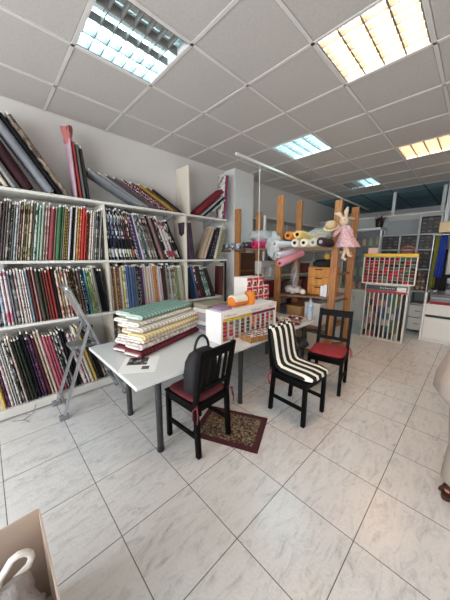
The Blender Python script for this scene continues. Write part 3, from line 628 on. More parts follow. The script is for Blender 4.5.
# ------------------------------------------------------------------ chairs
blk = plain('#070606', .55, spec=.12)
def chair(name, label, loc, rot, nsl, seatm, h=.91, w=.40, d=.40, front_rail=False):
    t = thing(name, label, 'chair', loc, rot, 'black wooden chairs')
    hw, hd, p = w/2-.02, d/2-.02, .019
    def B(nm, mb, m=blk, lab=None, sm=False): return build(nm, mb, m, t, sm, local=True, label=lab)
    for s in (-1, 1):
        B('leg', MB().box(hd-p, s*hw-p, 0, hd+p, s*hw+p, .43, .004))
        m = MB().hexa([(-hd-p-.03, s*hw-p, 0), (-hd+p-.03, s*hw-p, 0), (-hd+p-.03, s*hw+p, 0), (-hd-p-.03, s*hw+p, 0), (-hd-p, s*hw-p, .45), (-hd+p, s*hw-p, .45), (-hd+p, s*hw+p, .45), (-hd-p, s*hw+p, .45)], .003)
        m.hexa([(-hd-p, s*hw-p, .45), (-hd+p, s*hw-p, .45), (-hd+p, s*hw+p, .45), (-hd-p, s*hw+p, .45), (-hd-p-.075, s*hw-p, h), (-hd+p-.08, s*hw-p, h), (-hd+p-.08, s*hw+p, h), (-hd-p-.075, s*hw+p, h)], .003)
        B('leg', m, lab='rear leg running up into the back post')
        B('stretcher', MB().box(-hd-.01, s*hw-.011, .15, hd, s*hw+.011, .185, .002))
        B('seat_rail', MB().box(-hd, s*hw-.012, .375, hd, s*hw+.012, .43, .002))
    B('seat_rail', MB().box(hd-.012, -hw, .375, hd+.012, hw, .43, .002)); B('seat_rail', MB().box(-hd-.012, -hw, .375, -hd+.012, hw, .43, .002))
    B('seat', MB().box(-hd-.01, -w/2, .43, hd+.03, w/2, .45, .006))
    f = lambda z: -hd-.078*(z-.45)/(h-.45)
    def rail(z0, z1): return MB().hexa([(f(z0)-.011, -hw, z0), (f(z0)+.011, -hw, z0), (f(z0)+.011, hw, z0), (f(z0)-.011, hw, z0), (f(z1)-.011, -hw, z1), (f(z1)+.011, -hw, z1), (f(z1)+.011, hw, z1), (f(z1)-.011, hw, z1)], .003)
    B('top_rail', rail(h-.085, h-.005)); B('lower_rail', rail(.545, .585))
    for k in range(nsl):
        y = -hw+2*hw*(k+1)/(nsl+1)
        B('slat', MB().hexa([(f(.58)-.006, y-.016, .58), (f(.58)+.006, y-.016, .58), (f(.58)+.006, y+.016, .58), (f(.58)-.006, y+.016, .58), (f(h-.08)-.006, y-.016, h-.08), (f(h-.08)+.006, y-.016, h-.08), (f(h-.08)+.006, y+.016, h-.08), (f(h-.08)-.006, y+.016, h-.08)]))
    return t, B
def cushion_mb(d, w, z, th=.045):
    rs = []
    for fz, k in ((0, .93), (.3, 1), (.65, 1), (.9, .94), (1, .8)):
        ring = []
        for i in range(28):
            a = 2*PI*i/28; c, s = math.cos(a), math.sin(a)
            ring.append((math.copysign(abs(c)**.35, c)*d/2*k, math.copysign(abs(s)**.35, s)*w/2*k, z+th*fz))
        rs.append(ring)
    return MB().rings(rs)
def ties(B, w, d, col):
    for s in (-1, 1):
        m = MB(); y = s*(w/2-.01); x = -d/2-.0
        m.tube([(x, y, .46), (x-.035, y+s*.025, .455), (x-.05, y+s*.03, .40), (x-.045, y+s*.035, .33)], .006, 6)
        m.tube([(x-.025, y+s*.02, .456), (x-.01, y+s*.05, .43), (x-.02, y+s*.055, .36)], .005, 6); m.ball((x-.033, y+s*.026, .455), .012, 8, 5)
        B('tie_ribbon', m, plain(col, .8), None, True)
t1, B1 = chair('dining_chair', 'black slatted chair at the table with a black backpack on its dark red seat', (-1.60, 1.225, 0), rad(184), 4, None)
redc1 = plain('#5f2028', .9, bump=.3, bscale=200)
B1('cushion', cushion_mb(.38, .38, .451, .035), redc1, 'dark red seat cushion', True); ties(B1, .38, .38, '#6d2530')
t2, B2 = chair('dining_chair', 'black chair dressed in a black and white striped cover, turned away from the table', (-1.15, 2.19, 0), rad(-3), 3, None, h=.87)
ts = NT('striped_cloth'); w_ = ts.n('ShaderNodeTexWave'); w_.bands_direction = 'Y'; w_.inputs['Scale'].default_value = 3.3; w_.inputs['Phase Offset'].default_value = 1.6
ts.l(ts.coord(), w_.inputs['Vector']); ts.l(ts.ramp(w_.outputs['Fac'], [(0, '#121813'), (.62, '#efece2')]), ts.b.inputs['Base Color']); ts.b.inputs['Roughness'].default_value = .9
# padded cover: seat pad runs up and over the back
def pad(path, w, ths, sag=.0):
    rs = []
    n = len(path)
    for i, (x, z) in enumerate(path):
        a = Vector(path[min(i+1, n-1)])-Vector(path[max(i-1, 0)]); a.normalize(); nx, nz = -a.y, a.x
        ww = w[i]/2; th = ths[i]/2; ring = []
        for k in range(20):
            an = 2*PI*k/20; c, s = math.cos(an), math.sin(an)
            yy = math.copysign(abs(c)**.4, c)*ww; oo = math.copysign(abs(s)**.7, s)*th
            ring.append((x+nx*oo, yy, z+nz*oo))
        rs.append(ring)
    return MB().rings(rs)
path = [(.235, .462), (.225, .478), (.15, .484), (0, .482), (-.10, .486), (-.145, .515), (-.17, .58), (-.187, .66), (-.205, .75), (-.225, .84), (-.235, .88)]
B2('seat_cover', pad(path, [.26, .33, .40, .415, .41, .40, .40, .41, .415, .405, .37], [.02, .05, .058, .06, .06, .06, .055, .05, .05, .045, .02]), ts.m, 'padded cover with lengthwise black and white stripes', True)
bk_ = pad([(-.215, .44), (-.235, .6), (-.262, .8), (-.268, .89)], [.40, .415, .41, .38], [.02, .02, .02, .02])
B2('back_cover', bk_, ts.m, 'striped cloth behind the backrest', True)
for s in (-1, 1): B2('tie_ribbon', MB().tube([(-.2, s*.2, .44), (-.22, s*.225, .38), (-.2, s*.22, .30)], .008, 6), plain('#9c2a44', .8), 'pink-red tie', True)
t3, B3 = chair('dining_chair', 'black chair with a bright red cushion between the striped chair and the racks', (-1.165, 2.93, 0), rad(-79), 3, None, h=.93)
B3('cushion', cushion_mb(.39, .385, .451, .04), plain('#93292f', .9, bump=.3, bscale=200), 'bright red seat cushion', True); ties(B3, .38, .38, '#b03038')
# backpack sitting on the near chair
t = thing('backpack', 'black backpack with a loop handle resting on the near chair', 'bag', (-1.60, 1.22, .487), rad(184))
bkm = plain('#17171a', .75, bump=.25, bscale=90)
rs = []
for fz, kx, ky in ((0, .8, .86), (.06, 1, 1), (.45, 1, 1), (.75, .85, .96), (.92, .6, .78), (1, .3, .5)):
    rs.append([(-.06-.02*fz+math.copysign(abs(math.cos(a))**.6, math.cos(a))*.085*kx, .01+math.copysign(abs(math.sin(a))**.6, math.sin(a))*.155*ky, .36*fz) for a in (2*PI*k/24 for k in range(24))])
build('body', MB().rings(rs), bkm, t, True, local=True)
build('pocket', MB().rings([[(.025+.03*k+.02*math.cos(a)*0, .01+.12*math.cos(a)*(1-.2*k), .13+.10*math.sin(a)*(1-.2*k)) for a in (2*PI*j/18 for j in range(18))] for k in range(2)]), bkm, t, True, local=True)
hp = [(-.08, .01+.078*math.cos(a), .345+.125*math.sin(a)) for a in [PI*k/12 for k in range(13)]]
build('handle', MB().tube(hp, .011, 8), plain('#131315', .6), t, True, local=True)
build('strap', MB().tube([(-.12, -.08, .32), (-.135, -.10, .2), (-.13, -.12, .08), (-.1, -.13, .02)], .012, 8).tube([(-.12, .1, .32), (-.135, .12, .2), (-.13, .13, .08), (-.1, .14, .02)], .012, 8), bkm, t, True, local=True)
# rug under the near chair
tr_ = NT('rug_pile'); nz = tr_.n('ShaderNodeTexVoronoi'); nz.inputs['Scale'].default_value = 60; tr_.l(tr_.coord(), nz.inputs['Vector'])
sp = tr_.n('ShaderNodeSeparateColor'); tr_.l(nz.outputs['Color'], sp.inputs[0])
tr_.l(tr_.ramp(sp.outputs['Green'], [(0, '#6f5c48'), (.3, '#4a2224'), (.48, '#8a7a60'), (.68, '#55503c'), (.84, '#332222')]), tr_.b.inputs['Base Color']); tr_.b.inputs['Roughness'].default_value = 1
W = Matrix.Translation((-1.455, 1.505, .0)) @ Matrix.Rotation(rad(26), 4, 'Z')
t = thing('rug', 'small oriental rug with maroon border under the near chair', 'rug', None, M=W)
build('border', MB().box(-.31, -.24, .001, .31, .24, .008, .003, 1), plain('#461a20', .95), t, local=True, label='maroon border')
build('field', MB().box(-.255, -.185, .008, .255, .185, .0095), tr_.m, t, local=True, label='beige and brown patterned field')
# round black stool behind the red chair
t = thing('stool', 'round black stool with a rim between the striped and the red chair', 'stool', (-1.52, 3.02, 0))
cx, cy = -1.60, 2.93
t.location = (cx, cy, 0); WM[t.name] = Matrix.Translation((cx, cy, 0))
build('seat', MB().lathe((cx, cy, 0), [(.02, .42), (.14, .42), (.16, .44), (.14, .47), (.02, .475)], 24), plain('#26282b', .4), t, True)
build('pedestal', MB().cyl((cx, cy, .06), (cx, cy, .42), .03), black, t, 'auto')
for k in range(5):
    a = 2*PI*k/5+.3
    build('foot', MB().bar((cx, cy, .07), (cx+.16*math.cos(a), cy+.16*math.sin(a), .035), .035, .03).ball((cx+.16*math.cos(a), cy+.16*math.sin(a), .02), .02, 8, 5), black, t)
ap = [(cx+.17*math.cos(a), cy+.17*math.sin(a), .60+.02*math.sin(2*a)) for a in [PI*.75+PI*1.0*k/12 for k in range(13)]]
build('back_hoop', MB().tube(ap, .013, 8).tube([ap[0], (cx+.12*math.cos(PI*.8), cy+.12*math.sin(PI*.8), .44)], .011, 8).tube([ap[-1], (cx+.12*math.cos(PI*1.7), cy+.12*math.sin(PI*1.7), .44)], .011, 8), black, t, True)

# ------------------------------------------------------------------ step ladder by the shelves
al = plain('#b4b7b9', .35, .75); ald = plain('#8e9193', .4, .6)
t = thing('step_ladder', 'silver aluminium step ladder standing between the shelves and the table', 'ladder', (-2.83, .7, 0))
def LP(s, b, z):   # s side, b: 0 rear frame, 1 step frame
    hw = (.17-.05*z/.9) if b == 0 else (.125-.015*z/1.27)
    cx_ = -2.84 if b == 0 else -2.865
    y = (.385+.315*z/.88) if b == 0 else (1.03-.365*z)
    return Vector((cx_+s*hw, y, z))
for s in (-1, 1):
    build('rear_leg', MB().bar(LP(s, 0, .03), LP(s, 0, .90), .022, .04, (1, 0, 0)), al, t)
    build('side_rail', MB().bar(LP(s, 1, .03), LP(s, 1, 1.27), .026, .065, (1, 0, 0), .004), al, t)
    for b in (0, 1): build('foot', MB().box(*(LP(s, b, 0)-Vector((.022, .03, 0))), *(LP(s, b, .05)+Vector((.022, .03, 0))), .004), plain('#77777a', .7), t)
    build('hinge', MB().cyl(LP(s, 1, .87)-Vector((.02, 0, 0)), LP(s, 1, .87)+Vector((.02, 0, 0)), .03), plain('#26272a', .5), t, 'auto')
for z in (.22, .44):
    a, b = LP(-1, 1, z), LP(1, 1, z); build('step', MB().box(a.x+.01, a.y-.045, z-.02, b.x-.01, a.y+.045, z+.01, .003), ald, t)
build('platform', MB().box(-2.965, .53, .655, -2.765, .79, .685, .004), ald, t)
for z in (.12, .6): build('brace', MB().bar(LP(-1, 0, z), LP(1, 0, z), .02, .02), al, t)
a, b = LP(-1, 1, 1.255), LP(1, 1, 1.255)
build('top_handle', MB().tube([a, a+Vector((.01, -.02, .03)), b+Vector((-.01, -.02, .03)), b], .024, 10), al, t, True)
build('top_plate', MB().obox((-2.865, LP(1, 1, 1.12).y, 1.12), (.2, .02, .24), Matrix.Rotation(rad(20), 3, 'X'), .004), plain('#c3c6c8', .3, .7), t)
build('knob', MB().ball((-2.72, .69, .72), .022, 10, 6), black, t, True)

# ------------------------------------------------------------------ wooden racks with rolls
pine = wood('#96603a', '#bd8650'); pine2 = wood('#6f4a2c', '#92683f')
t = thing('wooden_rack', 'tall raw pine ladder rack behind the table, fabric rolls on its arms', 'rack', (-2.3, 3.8, 0))
FR = {'A': ((-3.05, 3.28, 2.40), (-3.05, 3.86, 2.42)), 'B': ((-2.33, 3.50, 2.54), (-2.33, 4.09, 2.55)), 'C': ((-1.53, 3.78, 2.40), (-1.52, 4.42, 2.385))}
for k, (f_, r_) in FR.items():
    for (x, y, h) in (f_, r_):
        w = .055 if k == 'A' else .05
        build('post', MB().box(x-w, y-.028, 0, x+w, y+.028, h, .003, 1), pine, t)
    for z in (.12, .48, .9, 1.33, 1.66, 2.2):
        if z > 2 and k != 'C' or (k == 'A' and z > 1.5): continue
        build('rung', MB().bar((f_[0], f_[1], z), (r_[0], r_[1], z), .03, .03), plain('#c9bfae', .6) if k == 'C' and z > 1.5 else pine2, t)
def board(p, q, r_, s, z, th=.025): return MB().hexa([(p[0], p[1], z-th), (q[0], q[1], z-th), (r_[0], r_[1], z-th), (s[0], s[1], z-th), (p[0], p[1], z), (q[0], q[1], z), (r_[0], r_[1], z), (s[0], s[1], z)])
A, B, C = FR['A'], FR['B'], FR['C']
for z in (.08, .5, .985): build('shelf_board', board((B[0][0]+.03, B[0][1]-.06), (C[0][0]-.03, C[0][1]-.06), (C[1][0]-.03, C[1][1]+.03), (B[1][0]+.03, B[1][1]+.03), z), pine2, t)
for z in (.3, .9): build('shelf_board', board((-2.96, 3.3), (-2.39, 3.5), (-2.39, 4.1), (-2.96, 3.86), z), pine2, t)
for (P, Q) in ((A, B), (B, C)):
    for e in (0, 1):
        dy = -.045 if e == 0 else .045
        build('arm', MB().bar((P[e][0], P[e][1]+dy, 1.715), (Q[e][0], Q[e][1]+dy, 1.715), .025, .03), pine2, t)
build('back_panel', MB().box(-3.085, 3.26, 1.0, -3.065, 3.8, 1.66), wood('#4d3026', '#6a4534'), t, label='dark brown panel')
for y_ in (-3.2, -2.86): build('arm', MB().box(y_-.015, 3.0, 1.67, y_+.015, 3.27, 1.70), pine2, t)
# rolls of cloth
def froll(p0, p1, r, col, core, label, fab=None, wrap=None, name='fabric_roll'):
    p0, p1 = Vector(p0), Vector(p1); d = (p1-p0).normalized()
    t = thing(name, label, 'fabric', p0, 0, 'fabric rolls on the wooden rack')
    seg = 20; ax = d.to_track_quat('Z', 'Y').to_matrix()
    L = (p1-p0).length
    build('cloth', MB().lathe(p0, [(r*.38, .004), (r*.9, 0), (r, .012), (r*1.02, L*.5), (r, L-.01), (r*.5, L)], seg, True, ax), fab or plain(col, .8, bump=.15, bscale=30), t, 'auto')
    build('core_tube', MB().lathe(p0, [(r*.4, -.012), (r*.3, -.012), (r*.28, .05)], 16, False, ax).lathe(p0, [(r*.285, .0), (r*.0285, .0)], 16, True, ax), plain(core, .8), t, 'auto', label='cardboard core')
    return t
dkc = '#1d1714'
ZA = 1.733
froll((-2.25, 3.26, ZA+.055), (-2.25, 4.35, ZA+.055), .055, '#d9d9dc', '#b9a58c', 'white roll lying left in the lower row on the wooden rack')
froll((-1.92, 3.28, ZA+.06), (-2.06, 4.5, ZA+.06), .06, '#e6e0d4', dkc, 'ivory roll with a dark core in the lower row, middle of the rack')
froll((-1.79, 3.3, ZA+.06), (-1.935, 4.5, ZA+.06), .058, '#e9e3d0', dkc, 'cream roll with a dark core in the lower row, right of the ivory one')
froll((-1.53, 3.28, ZA+.062), (-1.70, 4.4, ZA+.062), .06, '#2a2226', '#c9b8c0', 'thick black roll with a pale ring at the end beside the doll')
froll((-1.665, 3.33, ZA+.06), (-1.82, 4.5, ZA+.06), .057, '#d6d2c0', '#8a8f78', 'pale green-grey roll between the cream and the black one')
froll((-2.0, 3.22, ZA+.165), (-2.14, 4.4, ZA+.165), .06, '#d98a3a', '#6b3c1c', 'orange roll on the upper layer of the rack')
froll((-1.86, 3.24, ZA+.172), (-2.0, 4.4, ZA+.175), .06, '#e3c276', dkc, 'yellow roll with a dark core next to the orange one on the upper layer')
froll((-2.06, 3.13, 1.50), (-1.99, 3.64, 1.66), .055, '#d78f9c', '#7a3a44', 'pink roll hanging lowest with its end tipped down towards the table')
froll((-2.13, 3.17, 1.615), (-2.08, 3.7, 1.69), .045, '#d5cdda', '#a89aac', 'pale lilac roll just above the tipped pink one')
froll((-2.62, 3.20, ZA+.055), (-2.62, 4.2, ZA+.055), .058, '#c81e5c', '#7d1238', 'magenta roll lying on the left arm of the rack')
froll((-2.45, 3.4, ZA+.06), (-2.45, 4.3, ZA+.06), .05, '#a9b883', '#d8d2b8', 'light green roll next to the magenta one on the rack')
froll((-2.74, 3.17, ZA+.05), (-2.74, 4.1, ZA+.05), .05, '#2b2527', '#d0b8b4', 'black roll with a pale core left of the magenta one')
froll((-2.845, 3.19, ZA+.048), (-2.845, 4.1, ZA+.048), .048, '#4a4548', '#a9a2a0', 'charcoal roll second left of the magenta one')
froll((-2.80, 3.085, 1.753), (-3.30, 3.085, 1.753), .052, '#8f8f94', '#4a4a4e', 'grey patterned roll lying crosswise at the column', fabric('floral', ['#8f8f94', '#c9c9cc', '#5c5c62']))
# clear plastic bags
def crumple(c, r, sd, u=20, v=14, a=.25):
    q = random.Random(sd); m = MB().ball(c, r, u, v)
    cc = Vector(c); ph = [q.uniform(0, 6) for _ in range(6)]
    for vv in m.bm.verts:
        d = vv.co-cc; k = min(1.18, max(.78, 1+a*(math.sin(9*d.x/max(r)+ph[0])*math.sin(7*d.z/max(r)+ph[1])+.6*math.sin(13*d.y/max(r)+ph[2]+5*d.z/max(r)))+q.uniform(-.05, .05)))
        vv.co = cc+d*k
    return m
build('plastic_bag', crumple((-2.72, 3.55, 1.94), (.19, .26, .10), 3), clear_plastic(.45), None, True, label='clear plastic bag lying over the black and magenta rolls', cat='plastic bag')
build('plastic_bag', crumple((-2.33, 3.34, 1.76), (.12, .10, .20), 5), clear_plastic(.38), None, True, label='clear plastic bag hanging beside the middle post in front of the pale rolls', cat='plastic bag')
build('plastic_bag', crumple((-1.68, 3.55, 1.92), (.13, .22, .07), 8), clear_plastic(.35, '#e9ecdf'), None, True, label='crumpled clear bag lying over the cream and grey-green rolls by the doll', cat='plastic bag')
# wooden drawer chest on the rack
t = thing('drawer_chest', 'small orange-brown wooden chest of three drawers on the rack shelf', 'drawers', (-1.78, 3.95, .986))
ow = wood('#a86a2c', '#c98a45', .6); od = wood('#b87833', '#d4984f', .6)
build('carcass', MB().box(-1.98, 3.86, .986, -1.60, 4.2, 1.435, .004), ow, t)
for k in range(3):
    d = build('drawer', MB().box(-1.965, 3.84, 1.0+.143*k, -1.615, 3.86, 1.13+.143*k, .004), od, t)
    build('painted_slot_shade', MB().box(-1.85, 3.838, 1.10+.143*k, -1.73, 3.8405, 1.118+.143*k), plain('#4a2a12', .7), d, label='dark strip painted as the shade in a finger slot')  # thin dark strip on the drawer face, painted shade for an uncut slot
build('fabric_heap', crumple((-1.78, 4.0, 1.49), (.18, .15, .065), 12), plain('#1f1f22', .9), None, True, label='black cloth heaped on the wooden drawer chest', cat='fabric')
build('yarn_ball', MB().ball((-1.72, 3.95, 1.60), .05), plain('#c9a23a', .9), None, True, label='mustard yellow ball on the black cloth heap', cat='yarn')
build('paper_stack', MB().box(-1.64, 3.74, .986, -1.60, 3.82, 1.17, .002).box(-1.70, 3.745, .986, -1.645, 3.815, 1.15, .002), plain('#e4e6e8', .7), None, label='white papers standing before the wooden drawers', cat='paper')
build('cloth_heap', crumple((-2.12, 3.66, 1.06), (.13, .12, .068), 21), plain('#cfcac4', .9), None, True, label='pale crumpled cloth on the rack shelf left of the drawers', cat='fabric')
build('ball', MB().ball((-1.96+.0, 3.68, 1.034), .046), plain('#e4ddd4', .6), None, True, label='white ball on the rack shelf left of the wooden drawers', cat='ball')
build('hanging_bag', crumple((-2.03, 3.52, 1.30), (.07, .06, .20), 31), clear_plastic(.18, '#aab0b2'), None, True, label='narrow clear bag hanging below the pink roll', cat='plastic bag')
bs = build('pole', MB().cyl((-2.12, 3.57, .99), (-2.02, 3.60, 1.50), .012, seg=8), steel, None, True, label='thin metal rod leaning behind the narrow clear bag', cat='rod')
# sewing machine on maroon box
build('storage_box', MB().box(-2.93, 3.36, .901, -2.45, 3.86, 1.17, .01), plain('#6a1a26', .7), None, label='maroon box on the left rack shelf under the white machine', cat='box')
t = thing('sewing_machine', 'white sewing machine with an arched arm on the maroon box', 'sewing machine', (-2.69, 3.62, 1.171))
sm = plain('#bdb9b2', .4)
build('base', MB().box(-2.78, 3.40, 1.171, -2.60, 3.83, 1.23, .01), sm, t)
n = 16; rr = [((0, -.20, 0), ) for _ in range(1)]
arch = MB()
arch.box(-2.765, 3.70, 1.23, -2.615, 3.83, 1.45, .012).box(-2.765, 3.41, 1.40, -2.615, 3.83, 1.52, .02).box(-2.755, 3.41, 1.30, -2.625, 3.50, 1.42, .012)
build('arm', arch, sm, t)
build('hand_wheel', MB().cyl((-2.69, 3.832, 1.44), (-2.69, 3.852, 1.44), .05, seg=18), grey, t, 'auto')
build('needle_bar', MB().cyl((-2.69, 3.455, 1.24), (-2.69, 3.455, 1.30), .006, seg=8), steel, t)
# boxes on lower rack shelves
for i, (x0, y0, x1, y1, z0, h, c, lab) in enumerate([(-2.2, 3.62, -1.95, 3.95, .501, .26, '#b08a5c', 'brown carton on the middle shelf of the rack'), (-1.92, 3.70, -1.66, 4.0, .501, .34, '#d6d2cc', 'white carton beside the brown carton on the rack'),
        (-2.2, 3.62, -1.9, 3.95, .081, .3, '#8f7a60', 'dark carton on the bottom rack shelf'), (-1.86, 3.72, -1.62, 4.0, .081, .26, '#c9c0b0', 'pale carton on the bottom rack shelf'), (-2.9, 3.4, -2.5, 3.8, .301, .4, '#3f3a38', 'black box below the maroon box on the rack')]):
    t = thing('storage_carton', lab, 'box', ((x0+x1)/2, (y0+y1)/2, z0)); build('box', MB().box(x0, y0, z0, x1, y1, z0+h, .004), plain(c, .8), t)
    build('lid', MB().box(x0-.006, y0-.006, z0+h, x1+.006, y1+.006, z0+h+.03, .004), plain(c, .7), t)
# doll with a pink dress tied to the right post
t = thing('rag_doll', 'cloth rabbit doll in a pink dress hung on the right rack post', 'doll', (-1.34, 3.68, 1.62))
skin = plain('#dcbfa4', .9); pinkd = fabric('dots', ['#c99a9d', '#e6d2cf'])
dx, dy = -1.34, 3.68
build('body', MB().tube([(dx-.02, dy, 1.80), (dx-.03, dy, 1.95), (dx-.05, dy, 2.03)], [.05, .055, .03], 12).ball((dx-.06, dy-.005, 2.09), (.058, .052, .065)).tube([(dx-.03, dy-.02, 1.82), (dx+.03, dy-.05, 1.70), (dx+.06, dy-.05, 1.62), (dx+.10, dy-.06, 1.61)], [.026, .024, .022, .02], 8).tube([(dx, dy+.0, 1.82), (dx+.0, dy-.04, 1.68), (dx-.02, dy-.05, 1.58), (dx+.03, dy-.07, 1.56)], [.026, .024, .022, .02], 8), skin, t, True)
rs = []
for f, r in ((0, .045), (.12, .06), (.3, .065), (.55, .10), (.8, .135), (1, .155)):
    rs.append([(dx-.045+.06*f+r*math.cos(a)*(1+.09*f*math.sin(6*a)), dy-.01+r*.7*math.sin(a)*(1+.09*f*math.sin(6*a)), 2.03-.30*f) for a in (2*PI*k/24 for k in range(24))])
build('dress', MB().rings(rs, True, False), pinkd, t, True, label='pink dotted dress')
for s, p in ((-1, [(dx-.08, dy-.02, 2.0), (dx-.14, dy-.05, 1.93), (dx-.17, dy-.07, 1.88)]), (1, [(dx, dy-.03, 2.0), (dx+.06, dy-.06, 1.94), (dx+.09, dy-.07, 1.87)])):
    build('sleeve', MB().tube(p, [.034, .03, .022], 10), pinkd, t, True)
build('ear', MB().tube([(dx-.085, dy, 2.13), (dx-.13, dy-.01, 2.19), (dx-.19, dy-.02, 2.20)], [.018, .032, .012], 10), skin, t, True)
build('ear', MB().tube([(dx-.04, dy, 2.14), (dx-.04, dy-.01, 2.22), (dx-.02, dy-.02, 2.27)], [.018, .03, .012], 10), skin, t, True)
for s in (-1, 1): build('eye', MB().ball((dx-.06+s*.022, dy-.055, 2.10), .007, 8, 5), black, t, True)
t = thing('straw_hat', 'beige straw hat hung beside the rabbit doll', 'hat', (dx-.22, dy-.04, 2.0))
build('crown', MB().lathe((dx-.215, dy-.05, 2.02), [(.075, 0), (.07, .06), (.03, .085)], 18, True, Matrix.Rotation(rad(35), 3, 'X')), plain('#cdb088', .9, bump=.4, bscale=150), t, True)
build('brim', MB().lathe((dx-.215, dy-.05, 2.02), [(.115, -.012), (.115, -.004), (.07, .004), (.07, -.004)], 18, True, Matrix.Rotation(rad(35), 3, 'X')), plain('#d8bd96', .9, bump=.4, bscale=150), t, True)

# white shelf frame along the left wall behind the racks
t = thing('shelf_frame', 'white metal shelf frame along the wall behind the wooden rack', 'shelves', (-3.15, 5.4, 0))
for y in (3.95, 5.3, 6.75):
    for x in (-3.32, -2.97): build('upright', MB().box(x-.02, y-.02, 0, x+.02, y+.02, 2.36), white, t)
for z in (.2, .7, 1.2, 1.75, 2.34): build('shelf', MB().box(-3.34, 3.95, z-.02, -2.96, 6.75, z), white, t)
q = random.Random(11)
for z in (.2, .7, 1.2, 1.75):
    y = 4.05; i = 0
    while y < 6.4:
        w = q.uniform(.22, .45); h = q.uniform(.2, .38); i += 1
        nm, c = q.choice([('grey', '#6d6f72'), ('black', '#222224'), ('white', '#cfd0ce'), ('brown', '#7d6248'), ('blue', '#44617f'), ('wine red', '#6a2a34')])
        tt = thing('storage_carton', '%s carton, %s from left on the %s level of the white wall frame' % (nm, ordn(i), {.2: 'lowest', .7: 'second', 1.2: 'third', 1.75: 'fourth'}[z]), 'box', (-3.15, y+w/2, z), 0, 'cartons on the white wall frame')
        build('box', MB().box(-3.29, y, z+.001, -3.0, y+w, z+h, .004), plain(c, .7), tt); build('lid', MB().box(-3.295, y-.004, z+h, -2.995, y+w+.004, z+h+.025, .003), plain(c, .6), tt)
        y += w+q.uniform(.03, .15)

# ------------------------------------------------------------------ back of the shop
# glazed cabinet
t = thing('glass_cabinet', 'white framed glass display cabinet against the back partition', 'cabinet', (-2.1, 6.85, 0))
c0, c1, cy0, cy1 = -2.62, -1.66, 6.62, 6.97
build('base', MB().box(c0, cy0, 0, c1, cy1, .78, .004), white, t)
for k in range(2):
    d = build('door', MB().box(c0+.01+.475*k, cy0-.018, .08, c0+.475+.475*k, cy0, .76, .004), white2, t)
    build('handle', MB().box(c0+.40+.1*k, cy0-.035, .52, c0+.415+.1*k, cy0-.018, .64), steel, d)
fm = MB()
for x in (c0, c1-.04): fm.box(x, cy0, .78, x+.04, cy0+.04, 2.27).box(x, cy1-.04, .78, x+.04, cy1, 2.27)
fm.box(c0, cy0, 2.22, c1, cy1, 2.27)
build('frame', fm, white, t)
build('back_panel', MB().box(c0+.04, cy1-.02, .78, c1-.04, cy1, 2.22), plain('#434a4a', .6), t, label='dark back panel')
for z in (1.13, 1.5, 1.87): build('glass_shelf', MB().box(c0+.04, cy0+.03, z-.01, c1-.04, cy1-.03, z), clear_plastic(.4, '#bcd0cc'), t)
build('glass_pane', MB().box(c0+.04, cy0+.01, .80, c1-.04, cy0+.014, 2.22), tg.m, t)
q = random.Random(21)
for z in (.781, 1.131, 1.501, 1.871):
    for i in range(6):
        nm, c = q.choice([('teal', '#3f7a78'), ('green', '#6d8f52'), ('white', '#d8d6d0'), ('amber', '#b8863a'), ('black', '#2b2b2e'), ('rose', '#a8606a')])
        x = c0+.12+.145*i; h = q.uniform(.10, .22); r = .04
        build('jar', MB().lathe((x, cy0+.17, z), [(r*.9, 0), (r, .01), (r, h*.75), (r*.6, h*.85), (r*.62, h)], 12), plain(c, .4), None, 'auto', label='%s jar, %s from left on the %s shelf of the glass cabinet' % (nm, ordn(i+1), {.781: 'bottom', 1.131: 'second', 1.501: 'third', 1.871: 'top'}[z]), cat='jar', group='jars in the glass cabinet')
t = thing('potted_plant', 'dark red-leaved plant in a black pot on the glass cabinet', 'plant', (-1.75, 6.8, 2.27))
build('pot', MB().lathe((-1.78, 6.8, 2.271), [(.07, 0), (.09, .14), (.08, .14), (.07, .1)], 16), plain('#1c1a1b', .5), t, 'auto')
lf = MB()
for k in range(34):
    a = q.uniform(0, 2*PI); e = q.uniform(.2, 1.3); L = q.uniform(.10, .22); d = Vector((math.cos(a)*math.cos(e), math.sin(a)*math.cos(e), math.sin(e))); o_ = Vector((-1.78, 6.8, 2.38))
    sd_ = d.cross(Vector((0, 0, 1))).normalized()*.022; m_ = o_+d*L*.55
    lf.rings([[o_, o_+Vector((0, 0, .004)), o_+Vector((.003, 0, .002))], [m_+sd_, m_+Vector((0, 0, .006)), m_-sd_], [o_+d*L, o_+d*L+Vector((0, 0, .003)), o_+d*L+Vector((.002, 0, 0))]])
build('foliage', lf, plain('#4a2426', .8), t)

# wall unit of drawer organisers
t = thing('drawer_wall', 'pale shelving unit holding black drawer organisers and yarn at the back', 'shelves', (-1.1, 6.75, 0))
ux = [-1.63, -1.275, -.965, -.63]; uz = [.62, .89, 1.35, 1.75, 2.06, 2.42]
um = plain('#a9abab', .5)
for i, x in enumerate(ux): build('upright', MB().box(x-.018, 6.5, 0, x+.018, 6.92, 2.42 if i > 1 else 2.06), um, t)
for k, z in enumerate(uz):
    for i in range(3):
        if k == 5 and i < 2: continue
        build('shelf', MB().box(ux[i]+.018, 6.5, z-.014, ux[i+1]-.018, 6.92, z+.014), um, t)
build('back_panel', MB().box(-1.64, 6.92, 0, -.62, 6.945, 2.42), plain('#9fa2a2', .7), t)
for i in range(3):
    for k in range(2):
        d = build('drawer', MB().box(ux[i]+.02, 6.485, .06+.275*k, ux[i+1]-.02, 6.51, .32+.275*k, .003), white, t)
        build('handle', MB().box((ux[i]+ux[i+1])/2-.05, 6.475, .19+.275*k, (ux[i]+ux[i+1])/2+.05, 6.485, .205+.275*k), grey, d)
org = [(0, 3), (1, 3), (2, 3), (2, 4), (2, 2), (0, 2), (1, 2)]
